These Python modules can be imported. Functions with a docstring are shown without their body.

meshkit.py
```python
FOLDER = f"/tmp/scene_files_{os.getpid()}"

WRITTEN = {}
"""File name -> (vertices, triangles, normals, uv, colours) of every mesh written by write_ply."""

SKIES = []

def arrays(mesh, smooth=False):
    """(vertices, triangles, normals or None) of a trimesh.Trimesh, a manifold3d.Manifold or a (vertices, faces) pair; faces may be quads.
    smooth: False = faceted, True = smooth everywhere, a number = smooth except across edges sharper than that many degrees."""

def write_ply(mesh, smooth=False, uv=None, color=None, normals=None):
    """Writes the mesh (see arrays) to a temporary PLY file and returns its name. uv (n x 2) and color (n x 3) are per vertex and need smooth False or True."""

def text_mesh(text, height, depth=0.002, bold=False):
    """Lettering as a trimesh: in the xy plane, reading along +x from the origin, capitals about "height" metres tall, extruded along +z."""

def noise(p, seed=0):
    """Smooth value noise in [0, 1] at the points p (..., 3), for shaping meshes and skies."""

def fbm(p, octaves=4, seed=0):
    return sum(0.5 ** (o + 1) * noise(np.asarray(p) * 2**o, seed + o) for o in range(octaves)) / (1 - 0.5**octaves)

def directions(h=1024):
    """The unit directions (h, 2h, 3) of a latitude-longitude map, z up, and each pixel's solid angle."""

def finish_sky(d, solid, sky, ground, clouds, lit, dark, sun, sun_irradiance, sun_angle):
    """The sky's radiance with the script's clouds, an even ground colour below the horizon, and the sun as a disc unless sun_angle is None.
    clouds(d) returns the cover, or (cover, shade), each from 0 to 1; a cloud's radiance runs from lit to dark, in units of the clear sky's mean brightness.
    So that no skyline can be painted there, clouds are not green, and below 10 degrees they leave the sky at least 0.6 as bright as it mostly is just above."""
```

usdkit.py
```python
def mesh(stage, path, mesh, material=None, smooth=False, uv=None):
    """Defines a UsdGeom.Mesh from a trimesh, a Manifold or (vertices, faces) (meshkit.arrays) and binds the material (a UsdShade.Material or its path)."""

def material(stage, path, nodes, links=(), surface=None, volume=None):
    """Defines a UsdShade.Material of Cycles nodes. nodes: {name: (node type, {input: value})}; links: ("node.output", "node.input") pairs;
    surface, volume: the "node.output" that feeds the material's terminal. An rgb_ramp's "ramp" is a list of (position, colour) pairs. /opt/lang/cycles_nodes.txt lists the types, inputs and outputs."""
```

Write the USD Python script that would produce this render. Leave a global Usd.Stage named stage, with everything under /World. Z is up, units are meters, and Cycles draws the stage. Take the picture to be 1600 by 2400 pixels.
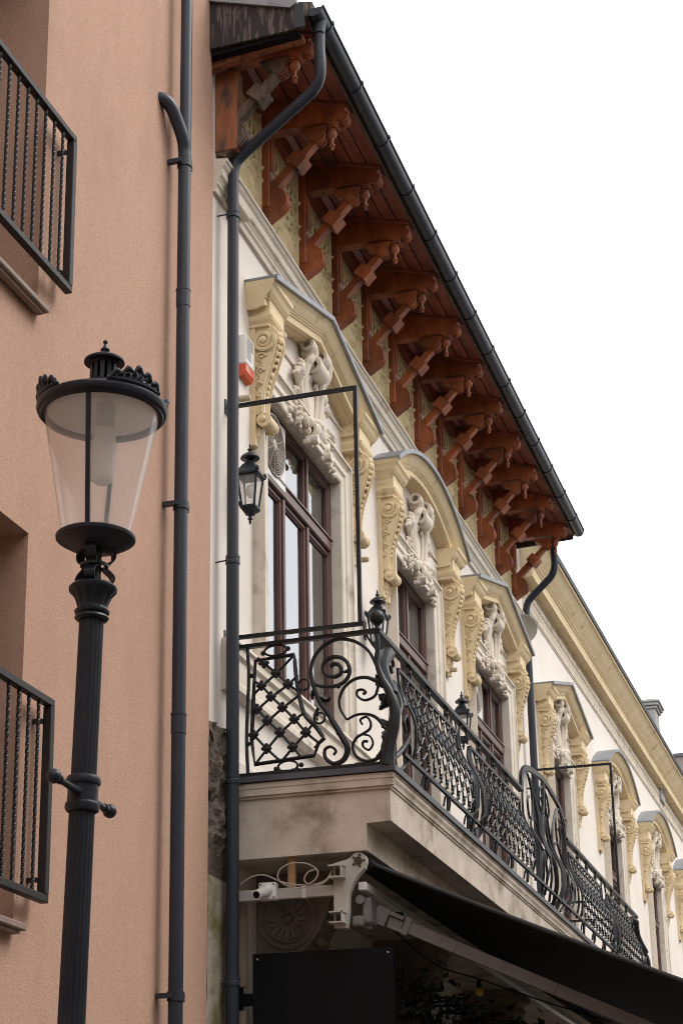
import math, random
import numpy as np
import trimesh
import shapely.geometry as sg
from shapely.ops import unary_union
import usdkit, meshkit
from pxr import Usd, UsdGeom, UsdLux, UsdShade, Sdf, Gf

random.seed(7)
RNG = np.random.default_rng(7)
stage = Usd.Stage.CreateInMemory()
UsdGeom.SetStageUpAxis(stage, 'Z')
UsdGeom.SetStageMetersPerUnit(stage, 1.0)
UsdGeom.Xform.Define(stage, '/World')
UsdGeom.Scope.Define(stage, '/World/Looks')

# ------------------------------------------------------------------ camera
W_PX = 1600.0
FOCAL_PX, PX, PY = 4369.0, 560.0, 1452.0
PITCH, YAW = math.atan(1508 / 4369.0), math.atan(1661 / math.hypot(4369, 1508))
CAM = np.array([4.6, 0.0, 1.6])
hd = np.array([-math.sin(YAW), math.cos(YAW), 0.0])
fwd = math.cos(PITCH) * hd + math.sin(PITCH) * np.array([0, 0, 1.0])
rgt = np.cross(fwd, [0, 0, 1.0]); rgt /= np.linalg.norm(rgt)
upv = np.cross(rgt, fwd)
cam = UsdGeom.Camera.Define(stage, '/World/camera')
HA = 36.0
cam.CreateHorizontalApertureAttr(HA)
cam.CreateVerticalApertureAttr(HA * 1.5)
cam.CreateFocalLengthAttr(HA * FOCAL_PX / W_PX)
cam.CreateHorizontalApertureOffsetAttr(HA * (800 - PX) / W_PX)
cam.CreateVerticalApertureOffsetAttr(HA * (PY - 1200) / W_PX)
cam.CreateClippingRangeAttr(Gf.Vec2f(0.1, 2000))
cm = Gf.Matrix4d(*rgt, 0, *upv, 0, *(-fwd), 0, *CAM, 1)
cam.AddTransformOp().Set(cm)
cam.CreateExposureAttr(0.6)

# ------------------------------------------------------------------ sky, sun (bright overcast)
SUN_AZ, SUN_EL = math.radians(62), math.radians(52)      # azimuth from +y towards +x
sky = UsdLux.DomeLight.Define(stage, '/World/sky')
sky.GetPrim().SetCustomDataByKey('kind', 'structure')
skym = usdkit.material(stage, '/World/Looks/sky_overcast', {
    'tc': ('texture_coordinate', {}),
    'n': ('noise_texture', {'scale': 1.6, 'detail': 4.0, 'roughness': 0.55}),
    'r': ('rgb_ramp', {'ramp': [(0.3, (0.90, 0.90, 0.90)), (0.7, (1.0, 1.0, 1.0))]}),
    'sk': ('sky_texture', {'sky_type': 'single_scattering', 'sun_disc': False, 'sun_elevation': SUN_EL, 'sun_rotation': SUN_AZ, 'aerosol_density': 3.0}),
    'cl': ('mix', {'mix_type': 'multiply', 'fac': 1.0, 'color1': (12.4, 12.3, 12.3)}),
    'mx': ('mix', {'mix_type': 'mix', 'fac': 0.93}),
    'bg': ('background_shader', {'strength': 0.1}),
}, [('tc.generated', 'n.vector'), ('n.fac', 'r.fac'), ('r.color', 'cl.color2'), ('sk.color', 'mx.color1'), ('cl.color', 'mx.color2'), ('mx.color', 'bg.color')], surface='bg.background')
UsdShade.MaterialBindingAPI.Apply(sky.GetPrim()).Bind(skym)
sun = UsdLux.DistantLight.Define(stage, '/World/sun')
sun.CreateIntensityAttr(0.40); sun.CreateNormalizeAttr(True); sun.CreateAngleAttr(30.0)
sun.CreateColorAttr(Gf.Vec3f(1.0, 0.97, 0.93))
sd = np.array([math.sin(SUN_AZ) * math.cos(SUN_EL), math.cos(SUN_AZ) * math.cos(SUN_EL), math.sin(SUN_EL)])
sx = np.cross([0, 0, 1.0], sd); sx /= np.linalg.norm(sx); sy = np.cross(sd, sx)
sun.AddTransformOp().Set(Gf.Matrix4d(*sx, 0, *sy, 0, *sd, 0, 0, 0, 30, 1))

# ------------------------------------------------------------------ materials
LK = {}
def mat(name, col, rough=0.6, col2=None, scale=3.0, detail=4.0, lo=0.35, hi=0.65, bump=0.0, bscale=60.0, bdist=0.004, dirt=None, dscale=2.0, dlo=0.58, dhi=0.72, metal=0.0, spec=0.5, stretch=(1, 1, 1), dstretch=(1, 1, 1), coat=0.0, vary=0.0, sheen=0.0):
    n = {'g': ('geometry', {}), 'mp': ('mapping', {'scale': stretch}), 'n1': ('noise_texture', {'scale': scale, 'detail': detail, 'roughness': 0.6}),
         'r1': ('rgb_ramp', {'ramp': [(lo, col), (hi, col2 or col)]}),
         'p': ('principled_bsdf', {'roughness': rough, 'metallic': metal, 'specular_ior_level': spec, 'coat_weight': coat})}
    l = [('g.position', 'mp.vector'), ('mp.vector', 'n1.vector'), ('n1.fac', 'r1.fac')]
    out = 'r1.color'
    if dirt is not None:
        n['mp2'] = ('mapping', {'scale': dstretch})
        n['n2'] = ('noise_texture', {'scale': dscale, 'detail': 6.0, 'roughness': 0.65})
        n['r2'] = ('rgb_ramp', {'ramp': [(dlo, (0, 0, 0)), (dhi, (1, 1, 1))]})
        n['md'] = ('mix', {'mix_type': 'mix', 'color2': dirt})
        l += [('g.position', 'mp2.vector'), ('mp2.vector', 'n2.vector'), ('n2.fac', 'r2.fac'), ('r2.color', 'md.fac'), (out, 'md.color1')]
        out = 'md.color'
    if vary:
        n['oi'] = ('object_info', {})
        n['mr'] = ('map_range', {'from_min': 0.0, 'from_max': 1.0, 'to_min': 1 - vary, 'to_max': 1 + vary})
        n['mv'] = ('mix', {'mix_type': 'multiply', 'fac': 1.0})
        l += [('oi.random', 'mr.value'), (out, 'mv.color1'), ('mr.result', 'mv.color2')]
        out = 'mv.color'
    l.append((out, 'p.base_color'))
    if bump:
        n['n3'] = ('noise_texture', {'scale': bscale, 'detail': 3.0, 'roughness': 0.6})
        n['b'] = ('bump', {'strength': bump, 'distance': bdist})
        l += [('mp.vector', 'n3.vector'), ('n3.fac', 'b.height'), ('b.normal', 'p.normal')]
    LK[name] = usdkit.material(stage, '/World/Looks/' + name, n, l, surface='p.BSDF')

mat('pink_stucco', (0.445, 0.272, 0.197), 0.92, (0.52, 0.328, 0.242), 45.0, 10, lo=0.36, hi=0.66, bump=0.75, bscale=130, bdist=0.007, dirt=(0.395, 0.24, 0.174), dscale=1.6, dlo=0.46, dhi=0.80, dstretch=(1, 1, 0.4), spec=0.2)
mat('cream_plaster', (0.71, 0.645, 0.58), 0.9, (0.77, 0.71, 0.645), 1.5, 6, bump=0.35, bscale=40, dirt=(0.50, 0.43, 0.36), dscale=1.6, dlo=0.60, dhi=0.85, dstretch=(1, 1, 0.25), spec=0.2)
mat('yellow_stucco', (0.68, 0.545, 0.335), 0.85, (0.75, 0.615, 0.40), 2.2, 6, bump=0.25, bscale=60, dirt=(0.26, 0.18, 0.095), dscale=4.2, dlo=0.59, dhi=0.76, spec=0.25)
mat('pale_trim', (0.65, 0.575, 0.48), 0.85, (0.73, 0.655, 0.56), 3.0, 6, bump=0.35, bscale=55, dirt=(0.31, 0.25, 0.19), dscale=3.8, dlo=0.55, dhi=0.76, spec=0.25)
mat('cornice_trim', (0.56, 0.50, 0.41), 0.85, (0.64, 0.57, 0.48), 2.0, 6, bump=0.2, bscale=50, spec=0.25, dirt=(0.40, 0.33, 0.24), dscale=3.0)
mat('ochre_relief', (0.56, 0.45, 0.25), 0.9, (0.66, 0.55, 0.34), 6.0, 6, bump=0.4, bscale=60, dirt=(0.22, 0.15, 0.07), dscale=9.0, dlo=0.55, dhi=0.72, spec=0.2)
mat('red_wood', (0.195, 0.048, 0.017), 0.48, (0.37, 0.107, 0.039), 7.0, 8, bump=0.5, bscale=32, stretch=(1, 1, 0.35), dirt=(0.06, 0.022, 0.014), dscale=4.0, dlo=0.52, dhi=0.75, vary=0.32)
mat('soffit_wood', (0.175, 0.047, 0.028), 0.6, (0.28, 0.083, 0.05), 4.0, 6, bump=0.2, bscale=20, stretch=(4, 0.5, 4), dirt=(0.05, 0.018, 0.014), dscale=3.0, dlo=0.55, dhi=0.75, vary=0.2)
mat('orange_wood', (0.20, 0.062, 0.022), 0.6, (0.34, 0.115, 0.04), 5.0, 6, bump=0.4, bscale=20, dirt=(0.06, 0.035, 0.028), dscale=5.0, dlo=.5, dhi=.66, stretch=(4, 4, 0.6), dstretch=(3, 3, .7))
mat('weathered_wood', (0.028, 0.022, 0.022), 0.9, (0.13, 0.105, 0.10), 9.0, 8, lo=0.52, hi=0.60, bump=0.9, bscale=22, bdist=0.02, stretch=(4, 4, 0.5), dirt=(0.09, 0.045, 0.03), dscale=4.0)
mat('greyed_wood', (0.075, 0.045, 0.03), 0.9, (0.17, 0.12, 0.095), 8.0, 8, bump=0.5, bscale=30, bdist=0.01, stretch=(3, 3, 0.6), dirt=(0.05, 0.03, 0.02), dscale=6.0, dlo=0.5, dhi=0.7)
mat('gutter_metal', (0.016, 0.020, 0.030), 0.40, (0.023, 0.028, 0.040), 2.5, 5, metal=0.0, spec=0.38, bump=0.08, bscale=8, dirt=(0.05, 0.05, 0.052), dscale=5.0, dlo=0.62, dhi=0.85)
mat('black_iron', (0.010, 0.010, 0.012), 0.42, (0.016, 0.016, 0.019), 8.0, 4, bump=0.15, bscale=90, dirt=(0.03, 0.024, 0.02), dscale=14.0, dlo=0.62, dhi=0.8, spec=0.28)
mat('railing_iron', (0.016, 0.013, 0.013), 0.5, (0.022, 0.018, 0.018), 10.0, 4, bump=0.1, bscale=90, spec=0.28)
mat('lamp_iron', (0.010, 0.013, 0.019), 0.40, (0.018, 0.021, 0.029), 6.0, 5, bump=0.12, bscale=70, dirt=(0.05, 0.045, 0.042), dscale=11.0, dlo=0.63, dhi=0.80, spec=0.28)
mat('zinc', (0.22, 0.235, 0.26), 0.5, (0.30, 0.315, 0.34), 3.0, 5, metal=0.5, bump=0.1, bscale=6, dirt=(0.15, 0.15, 0.15), dscale=4.0)
mat('window_wood', (0.070, 0.030, 0.024), 0.35, (0.115, 0.052, 0.042), 6.0, 6, bump=0.12, bscale=30, stretch=(4, 4, 0.5))
mat('slab_plaster', (0.47, 0.395, 0.325), 0.95, (0.61, 0.53, 0.45), 2.6, 8, bump=0.6, bscale=45, bdist=0.006, dirt=(0.17, 0.125, 0.075), dscale=2.3, dlo=0.48, dhi=0.74, spec=0.2)
mat('flashing_dark', (0.055, 0.06, 0.07), 0.5, (0.09, 0.095, 0.11), 3.0, 5, metal=0.3)
mat('rubble', (0.045, 0.032, 0.026), 0.95, (0.15, 0.115, 0.095), 7.0, 8, bump=1.0, bscale=30, bdist=0.03, dirt=(0.075, 0.07, 0.02), dscale=2.2, dlo=0.52, dhi=0.62)
mat('old_plaster', (0.30, 0.25, 0.20), 0.95, (0.42, 0.36, 0.30), 3.0, 8, bump=0.7, bscale=25, bdist=0.012, dirt=(0.14, 0.12, 0.03), dscale=1.6, dlo=0.50, dhi=0.66)
mat('white_metal', (0.40, 0.37, 0.335), 0.5, (0.48, 0.45, 0.41), 4.0, 4, dirt=(0.30, 0.17, 0.08), dscale=5.0, dlo=0.66, dhi=0.75)
mat('arm_metal', (0.15, 0.135, 0.135), 0.5, (0.19, 0.175, 0.17), 4.0, 4, dirt=(0.16, 0.12, 0.09), dscale=5.0, dlo=0.66, dhi=0.76)
mat('rusty_steel', (0.32, 0.17, 0.07), 0.8, (0.42, 0.27, 0.14), 14.0, 6, bump=0.4, bscale=60)
mat('white_plastic', (0.70, 0.69, 0.66), 0.4)
mat('orange_plastic', (0.62, 0.085, 0.012), 0.25, (0.55, 0.06, 0.01), 4, 2, coat=0.3)
mat('black_fabric', (0.006, 0.006, 0.007), 0.9, (0.009, 0.009, 0.010), 6, 4, bump=0.1, bscale=120, spec=0.15)
mat('fabric_hem', (0.035, 0.036, 0.038), 0.9)
mat('black_panel', (0.006, 0.006, 0.007), 0.6, spec=0.1)
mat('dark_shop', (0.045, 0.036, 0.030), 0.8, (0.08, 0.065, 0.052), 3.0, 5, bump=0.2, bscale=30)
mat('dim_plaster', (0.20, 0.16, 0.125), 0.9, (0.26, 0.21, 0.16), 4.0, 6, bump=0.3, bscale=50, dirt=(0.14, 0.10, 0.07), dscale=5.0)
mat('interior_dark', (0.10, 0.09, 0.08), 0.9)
mat('curtain', (0.42, 0.41, 0.39), 0.9, (0.52, 0.51, 0.49), 6, 3)
mat('white_sheet', (0.78, 0.79, 0.82), 0.9)
mat('grille_dark', (0.035, 0.022, 0.018), 0.6)
mat('cable_pale', (0.42, 0.35, 0.30), 0.6)
mat('asphalt', (0.05, 0.048, 0.046), 0.95, (0.07, 0.066, 0.062), 3.0, 8, bump=0.5, bscale=60)
mat('paving', (0.10, 0.09, 0.08), 0.9, (0.14, 0.125, 0.11), 2.0, 8, bump=0.3, bscale=40)
mat('roof_dark', (0.05, 0.045, 0.045), 0.8, (0.08, 0.07, 0.068), 5.0, 4)
mat('grey_render', (0.20, 0.17, 0.155), 0.9, (0.26, 0.225, 0.205), 2.0, 6, dirt=(0.13, 0.11, 0.10), dscale=1.0)
mat('chimney_grey', (0.30, 0.29, 0.29), 0.9, (0.38, 0.365, 0.36), 3.0, 5)
mat('beige_facade', (0.33, 0.29, 0.24), 0.9, (0.40, 0.35, 0.29), 1.0, 5)
mat('yellow_bulb', (0.42, 0.28, 0.03), 0.3)
mat('red_bulb', (0.35, 0.02, 0.02), 0.3)
mat('ivy', (0.018, 0.03, 0.010), 0.6, (0.045, 0.055, 0.018), 8.0, 3, vary=0.3)
mat('wall_stub', (0.52, 0.42, 0.30), 0.8, (0.40, 0.30, 0.19), 20, 3)
mat('sill_stone', (0.20, 0.145, 0.115), 0.8, (0.27, 0.20, 0.165), 5.0, 5, bump=0.3, bscale=60)
mat('dish_grey', (0.50, 0.47, 0.40), 0.6, (0.40, 0.36, 0.28), 6.0, 4)

LK['window_glass'] = usdkit.material(stage, '/World/Looks/window_glass', {
    't': ('transparent_bsdf', {'color': (0.80, 0.84, 0.86)}), 'g': ('glossy_bsdf', {'roughness': 0.02, 'color': (0.95, 0.97, 1.0)}),
    'n': ('noise_texture', {'scale': 1.2, 'detail': 1.0}), 'ge': ('geometry', {}), 'b': ('bump', {'strength': 0.12, 'distance': 0.02}),
    'f': ('fresnel', {'IOR': 5.5}), 'm': ('mix_closure', {})},
    [('ge.position', 'n.vector'), ('n.fac', 'b.height'), ('b.normal', 'g.normal'), ('f.fac', 'm.fac'), ('t.BSDF', 'm.closure1'), ('g.BSDF', 'm.closure2')], surface='m.closure')
LK['lantern_glass'] = usdkit.material(stage, '/World/Looks/lantern_glass', {
    't': ('transparent_bsdf', {'color': (0.955, 0.935, 0.925)}), 'g': ('glossy_bsdf', {'roughness': 0.10}), 'd': ('translucent_bsdf', {'color': (0.80, 0.76, 0.73)}),
    'di': ('diffuse_bsdf', {'color': (0.75, 0.71, 0.68)}), 'f': ('layer_weight', {'blend': 0.3}), 'fm': ('math', {'math_type': 'power', 'value2': 3.0}), 'fs': ('math', {'math_type': 'multiply_add', 'value2': 0.75, 'value3': 0.045}), 'm0': ('mix_closure', {'fac': 0.5}), 'm1': ('mix_closure', {'fac': 0.27}), 'm': ('mix_closure', {})},
    [('d.BSDF', 'm0.closure1'), ('di.BSDF', 'm0.closure2'), ('t.BSDF', 'm1.closure1'), ('m0.closure', 'm1.closure2'), ('f.facing', 'fm.value1'), ('fm.value', 'fs.value1'), ('fs.value', 'm.fac'), ('m1.closure', 'm.closure1'), ('g.BSDF', 'm.closure2')], surface='m.closure')
LK['frosted_bulb'] = usdkit.material(stage, '/World/Looks/frosted_bulb', {
    'p': ('principled_bsdf', {'base_color': (0.74, 0.70, 0.66), 'roughness': 0.25}), 't': ('translucent_bsdf', {'color': (0.8, 0.77, 0.74)}), 'm': ('mix_closure', {'fac': 0.4})},
    [('p.BSDF', 'm.closure1'), ('t.BSDF', 'm.closure2')], surface='m.closure')

# ------------------------------------------------------------------ scene helpers
USED = {}
def numbered(path):
    k = USED.get(path, 0); USED[path] = k + 1
    return path if k == 0 else f'{path}_{k:03d}'
def pth(p): return '/World' if p is None else str(p.GetPath())
def tag(prim, label=None, cat=None, group=None, kind=None):
    p = prim.GetPrim()
    for k, v in (('label', label), ('category', cat), ('group', group), ('kind', kind)):
        if v: p.SetCustomDataByKey(k, v)
    return prim
def thing(name, label, cat, loc=(0, 0, 0), rotz=0.0, group=None, parent=None):
    x = UsdGeom.Xform.Define(stage, numbered(pth(parent) + '/' + name))
    x.AddTranslateOp().Set(Gf.Vec3d(*map(float, loc)))
    if rotz: x.AddRotateZOp().Set(math.degrees(rotz))
    tag(x, label, cat, group)
    return x.GetPrim()
def part(name, parent, loc=(0, 0, 0), label=None):
    return thing(name, label, None, loc, 0, None, parent)
def obj(name, g, m, parent=None, smooth=False, label=None, cat=None, group=None, kind=None):
    p = numbered(pth(parent) + '/' + name)
    mesh = g.build() if isinstance(g, G) else g
    u = usdkit.mesh(stage, p, mesh, LK[m], smooth=smooth)
    tag(u, label, cat, group, kind)
    return u.GetPrim()
def copy_of(prim, name, loc, rotz=0, label=None, group=None, parent=None):
    r = thing(name, label, prim.GetCustomDataByKey('category'), loc, rotz, group, parent)
    r.GetReferences().AddInternalReference(prim.GetPath())
    r.SetInstanceable(True)
    return r

# ------------------------------------------------------------------ geometry helpers
def cr(pts, n=6, closed=False):
    """Catmull-Rom through the points."""
    P = np.asarray(pts, float)
    if closed: Q = np.vstack([P[-1], P, P[0], P[1]])
    else: Q = np.vstack([2 * P[0] - P[1], P, 2 * P[-1] - P[-2]])
    out = []
    for i in range(1, len(Q) - 2):
        a, b, c, d = Q[i - 1], Q[i], Q[i + 1], Q[i + 2]
        for t in np.arange(n) / n:
            out.append(0.5 * (2 * b + (c - a) * t + (2 * a - 5 * b + 4 * c - d) * t * t + (3 * b - a - 3 * c + d) * t ** 3))
    if not closed: out.append(P[-1])
    return np.array(out)

class G:
    def __init__(s): s.v, s.f, s.n = [], [], 0
    def add(s, v, f):
        v = np.asarray(v, float); f = np.asarray(f, int)
        if f.shape[1] == 4: f = np.vstack([f[:, [0, 1, 2]], f[:, [0, 2, 3]]])
        s.v.append(v); s.f.append(f + s.n); s.n += len(v); return s
    def mesh(s, m, T=None):
        v = np.asarray(m.vertices)
        if T is not None: v = v @ np.asarray(T)[:3, :3].T + np.asarray(T)[:3, 3]
        return s.add(v, m.faces)
    def join(s, g, off=(0, 0, 0)):
        for v, f in [g.raw()]: s.add(v + np.asarray(off), f)
        return s
    def raw(s): return np.vstack(s.v), np.vstack(s.f)
    def build(s): return s.raw()
    def box(s, a, b, bevel=0.0):
        a, b = np.minimum(a, b).astype(float), np.maximum(a, b).astype(float)
        if bevel <= 0:
            v = np.array([[x, y, z] for z in (a[2], b[2]) for y in (a[1], b[1]) for x in (a[0], b[0])])
            return s.add(v, [[0, 2, 3, 1], [4, 5, 7, 6], [0, 1, 5, 4], [2, 6, 7, 3], [0, 4, 6, 2], [1, 3, 7, 5]])
        c = min(bevel, *(0.45 * (b - a)))
        pts = []
        for sx_ in (0, 1):
            for sy_ in (0, 1):
                for sz_ in (0, 1):
                    p = np.where([sx_, sy_, sz_], b, a); d = np.where([sx_, sy_, sz_], -c, c)
                    for k in range(3):
                        q = p + d; q[k] = p[k]; pts.append(q)
        return s.mesh(trimesh.convex.convex_hull(np.array(pts)))
    def obox(s, p, q, w, h, up=(0, 0, 1)):
        """bar of section w x h from p to q"""
        p, q = np.asarray(p, float), np.asarray(q, float)
        t = (q - p) / np.linalg.norm(q - p); a = np.cross(t, up)
        if np.linalg.norm(a) < 1e-6: a = np.cross(t, (1, 0, 0))
        a /= np.linalg.norm(a); b = np.cross(a, t)
        v = [c + i * a * w / 2 + j * b * h / 2 for c in (p, q) for i, j in ((-1, -1), (1, -1), (1, 1), (-1, 1))]
        return s.add(v, [[0, 3, 2, 1], [4, 5, 6, 7], [0, 1, 5, 4], [1, 2, 6, 5], [2, 3, 7, 6], [3, 0, 4, 7]])
    def prism(s, poly, lo, hi, axis='y'):
        """polygon extruded: axis y: poly is (x, z); axis x: poly is (y, z); axis z: poly is (x, y)"""
        pg = poly if hasattr(poly, 'exterior') else sg.Polygon(poly)
        if not pg.is_valid: pg = pg.buffer(0)
        for p in getattr(pg, 'geoms', [pg]):
            m = trimesh.creation.extrude_polygon(p, hi - lo, engine='earcut')
            v, f = np.array(m.vertices), np.array(m.faces)
            if axis == 'y': v = np.stack([v[:, 0], v[:, 2] + lo, v[:, 1]], 1); f = f[:, ::-1]
            elif axis == 'x': v = np.stack([v[:, 2] + lo, v[:, 0], v[:, 1]], 1)
            else: v = v + [0, 0, lo]
            s.add(v, f)
        return s
    def tube(s, pts, r, sides=6, closed=False, flat=None, up=None):
        """tube along points; r scalar or per point; flat=(w,h) gives a rectangular strap"""
        P = np.asarray(pts, float); n = len(P)
        T = (np.roll(P, -1, 0) - np.roll(P, 1, 0)) if closed else np.gradient(P, axis=0)
        T /= np.linalg.norm(T, axis=1, keepdims=True) + 1e-12
        u = np.array([0, 0, 1.0]) if up is None else np.asarray(up, float)
        if up is None and abs(T[0] @ u) > 0.9: u = np.array([1.0, 0, 0])
        A = np.zeros_like(P); a = np.cross(T[0], u); a /= np.linalg.norm(a); A[0] = a
        for i in range(1, n):
            if up is not None:
                a2 = np.cross(T[i], u)
                if np.linalg.norm(a2) > 1e-4: a = a2 / np.linalg.norm(a2) * (1 if up is not None else 1)
            else:
                a = a - T[i] * (a @ T[i]); a /= np.linalg.norm(a) + 1e-12
            A[i] = a
        B = np.cross(T, A)
        if flat is not None:
            cs = np.array([[-.5, -.5], [.5, -.5], [.5, .5], [-.5, .5]]) * np.asarray(flat)
            sides = 4; off = cs[None] * np.ones((n, 1, 1))
            if np.ndim(r): off = off * np.asarray(r)[:, None, None]
        else:
            th = np.arange(sides) * 2 * np.pi / sides
            off = np.stack([np.cos(th), np.sin(th)], 1)[None] * np.broadcast_to(np.asarray(r, float), (n,))[:, None, None]
        V = P[:, None] + off[..., :1] * A[:, None] + off[..., 1:] * B[:, None]
        m = n if closed else n - 1
        i, j = np.meshgrid(np.arange(m), np.arange(sides), indexing='ij'); i2 = (i + 1) % n
        q = np.stack([i * sides + j, i * sides + (j + 1) % sides, i2 * sides + (j + 1) % sides, i2 * sides + j], -1).reshape(-1, 4)
        s.add(V.reshape(-1, 3), q)
        if not closed:
            k = s.n - n * sides
            for base, rev in ((k, True), (k + (n - 1) * sides, False)):
                idx = [base + t for t in range(sides)]
                tri = [[idx[0], idx[t], idx[t + 1]] for t in range(1, sides - 1)]
                s.f.append(np.array([t[::-1] if rev else t for t in tri], int))
        return s
    def lathe(s, prof, c=(0, 0, 0), n=20, axis='z', flute=None):
        """profile (r, h) turned about an axis through c"""
        pr = np.asarray(prof, float); th = np.arange(n) * 2 * np.pi / n
        rr = pr[:, 0][:, None] * np.ones((1, n))
        if flute is not None:
            a, b, k, depth = flute; sel = (pr[:, 1] >= a) & (pr[:, 1] <= b)
            rr = rr * np.where(sel[:, None], 1 - depth * (0.5 + 0.5 * np.cos(k * th))[None], 1)
        V = np.stack([rr * np.cos(th), rr * np.sin(th), pr[:, 1][:, None] * np.ones((1, n))], -1)
        if axis == 'y': V = V[..., [0, 2, 1]] * [1, 1, -1]
        elif axis == 'x': V = V[..., [2, 0, 1]]
        m = len(pr); i, j = np.meshgrid(np.arange(m - 1), np.arange(n), indexing='ij')
        q = np.stack([i * n + j, i * n + (j + 1) % n, (i + 1) * n + (j + 1) % n, (i + 1) * n + j], -1).reshape(-1, 4)
        return s.add(V.reshape(-1, 3) + np.asarray(c, float), q)
    def ball(s, c, r, sub=1, sc=(1, 1, 1)):
        m = ICO[sub]
        return s.add(m[0] * r * np.asarray(sc, float) + np.asarray(c, float), m[1])
    def sweep(s, prof, path, closed=False, caps=True):
        """profile (x, n) carried along a path (y, z) in the wall's plane, mitred; n runs to the left of the path"""
        P = np.asarray(path, float); pr = np.asarray(prof, float); n = len(P)
        D = np.diff(P, axis=0); D /= np.linalg.norm(D, axis=1, keepdims=True)
        N = np.stack([-D[:, 1], D[:, 0]], 1); M = np.zeros_like(P)
        M[0], M[-1] = N[0], N[-1]
        for i in range(1, n - 1):
            b = N[i - 1] + N[i]; b /= np.linalg.norm(b); M[i] = b / max(b @ N[i], 0.3)
        V = np.zeros((n, len(pr), 3)); V[..., 0] = pr[:, 0]
        V[..., 1:] = P[:, None] + pr[None, :, 1:] * M[:, None]
        k = len(pr); i, j = np.meshgrid(np.arange(n - 1), np.arange(k), indexing='ij'); j2 = (j + 1) % k
        q = np.stack([i * k + j, (i + 1) * k + j, (i + 1) * k + j2, i * k + j2], -1).reshape(-1, 4)
        s.add(V.reshape(-1, 3), q)
        if caps:
            tri = trimesh.creation.triangulate_polygon(sg.Polygon(pr), engine='earcut')
            for e, rev in ((0, False), (n - 1, True)):
                tv = np.zeros((len(tri[0]), 3)); tv[:, 0] = tri[0][:, 0]; tv[:, 1:] = P[e] + tri[0][:, 1:] * M[e]
                s.add(tv, tri[1][:, ::-1] if rev else tri[1])
        return s
    def rings(s, rects):
        """stack of rectangles (x1, ya, yb, z) from the wall plane x0=0 outward, lofted: a moulded block"""
        V = []
        for x1, ya, yb, z in rects: V += [[0, ya, z], [x1, ya, z], [x1, yb, z], [0, yb, z]]
        F = []
        for i in range(len(rects) - 1):
            for j in range(4):
                j2 = (j + 1) % 4; F.append([i * 4 + j, i * 4 + j2, i * 4 + 4 + j2, i * 4 + 4 + j])
        L = 4 * (len(rects) - 1); F += [[0, 3, 2, 1], [L, L + 1, L + 2, L + 3]]
        return s.add(V, F)
ICO = {k: (np.array(m.vertices), np.array(m.faces)) for k, m in ((k, trimesh.creation.icosphere(subdivisions=k)) for k in (0, 1, 2, 3))}

def circle(c, rx, rz, n=20): 
    t = np.arange(n) * 2 * np.pi / n
    return np.stack([c[0] + rx * np.cos(t), c[1] + rz * np.sin(t)], 1)

# ------------------------------------------------------------------ ground
g = G().box((-60, -40, -0.3), (80, 160, -0.12)); obj('ground', g, 'asphalt', kind='structure')
g = G().box((0.0, -20, -0.12), (3.2, 90, 0.0)); obj('pavement', g, 'paving', kind='structure')
g = G().box((3.2, -20, -0.116), (9.0, 90, -0.02)); obj('road', g, 'paving', kind='structure')
g = G().box((9.0, -20, -0.12), (12.0, 90, 0.0)); obj('pavement', g, 'paving', kind='structure')

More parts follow.
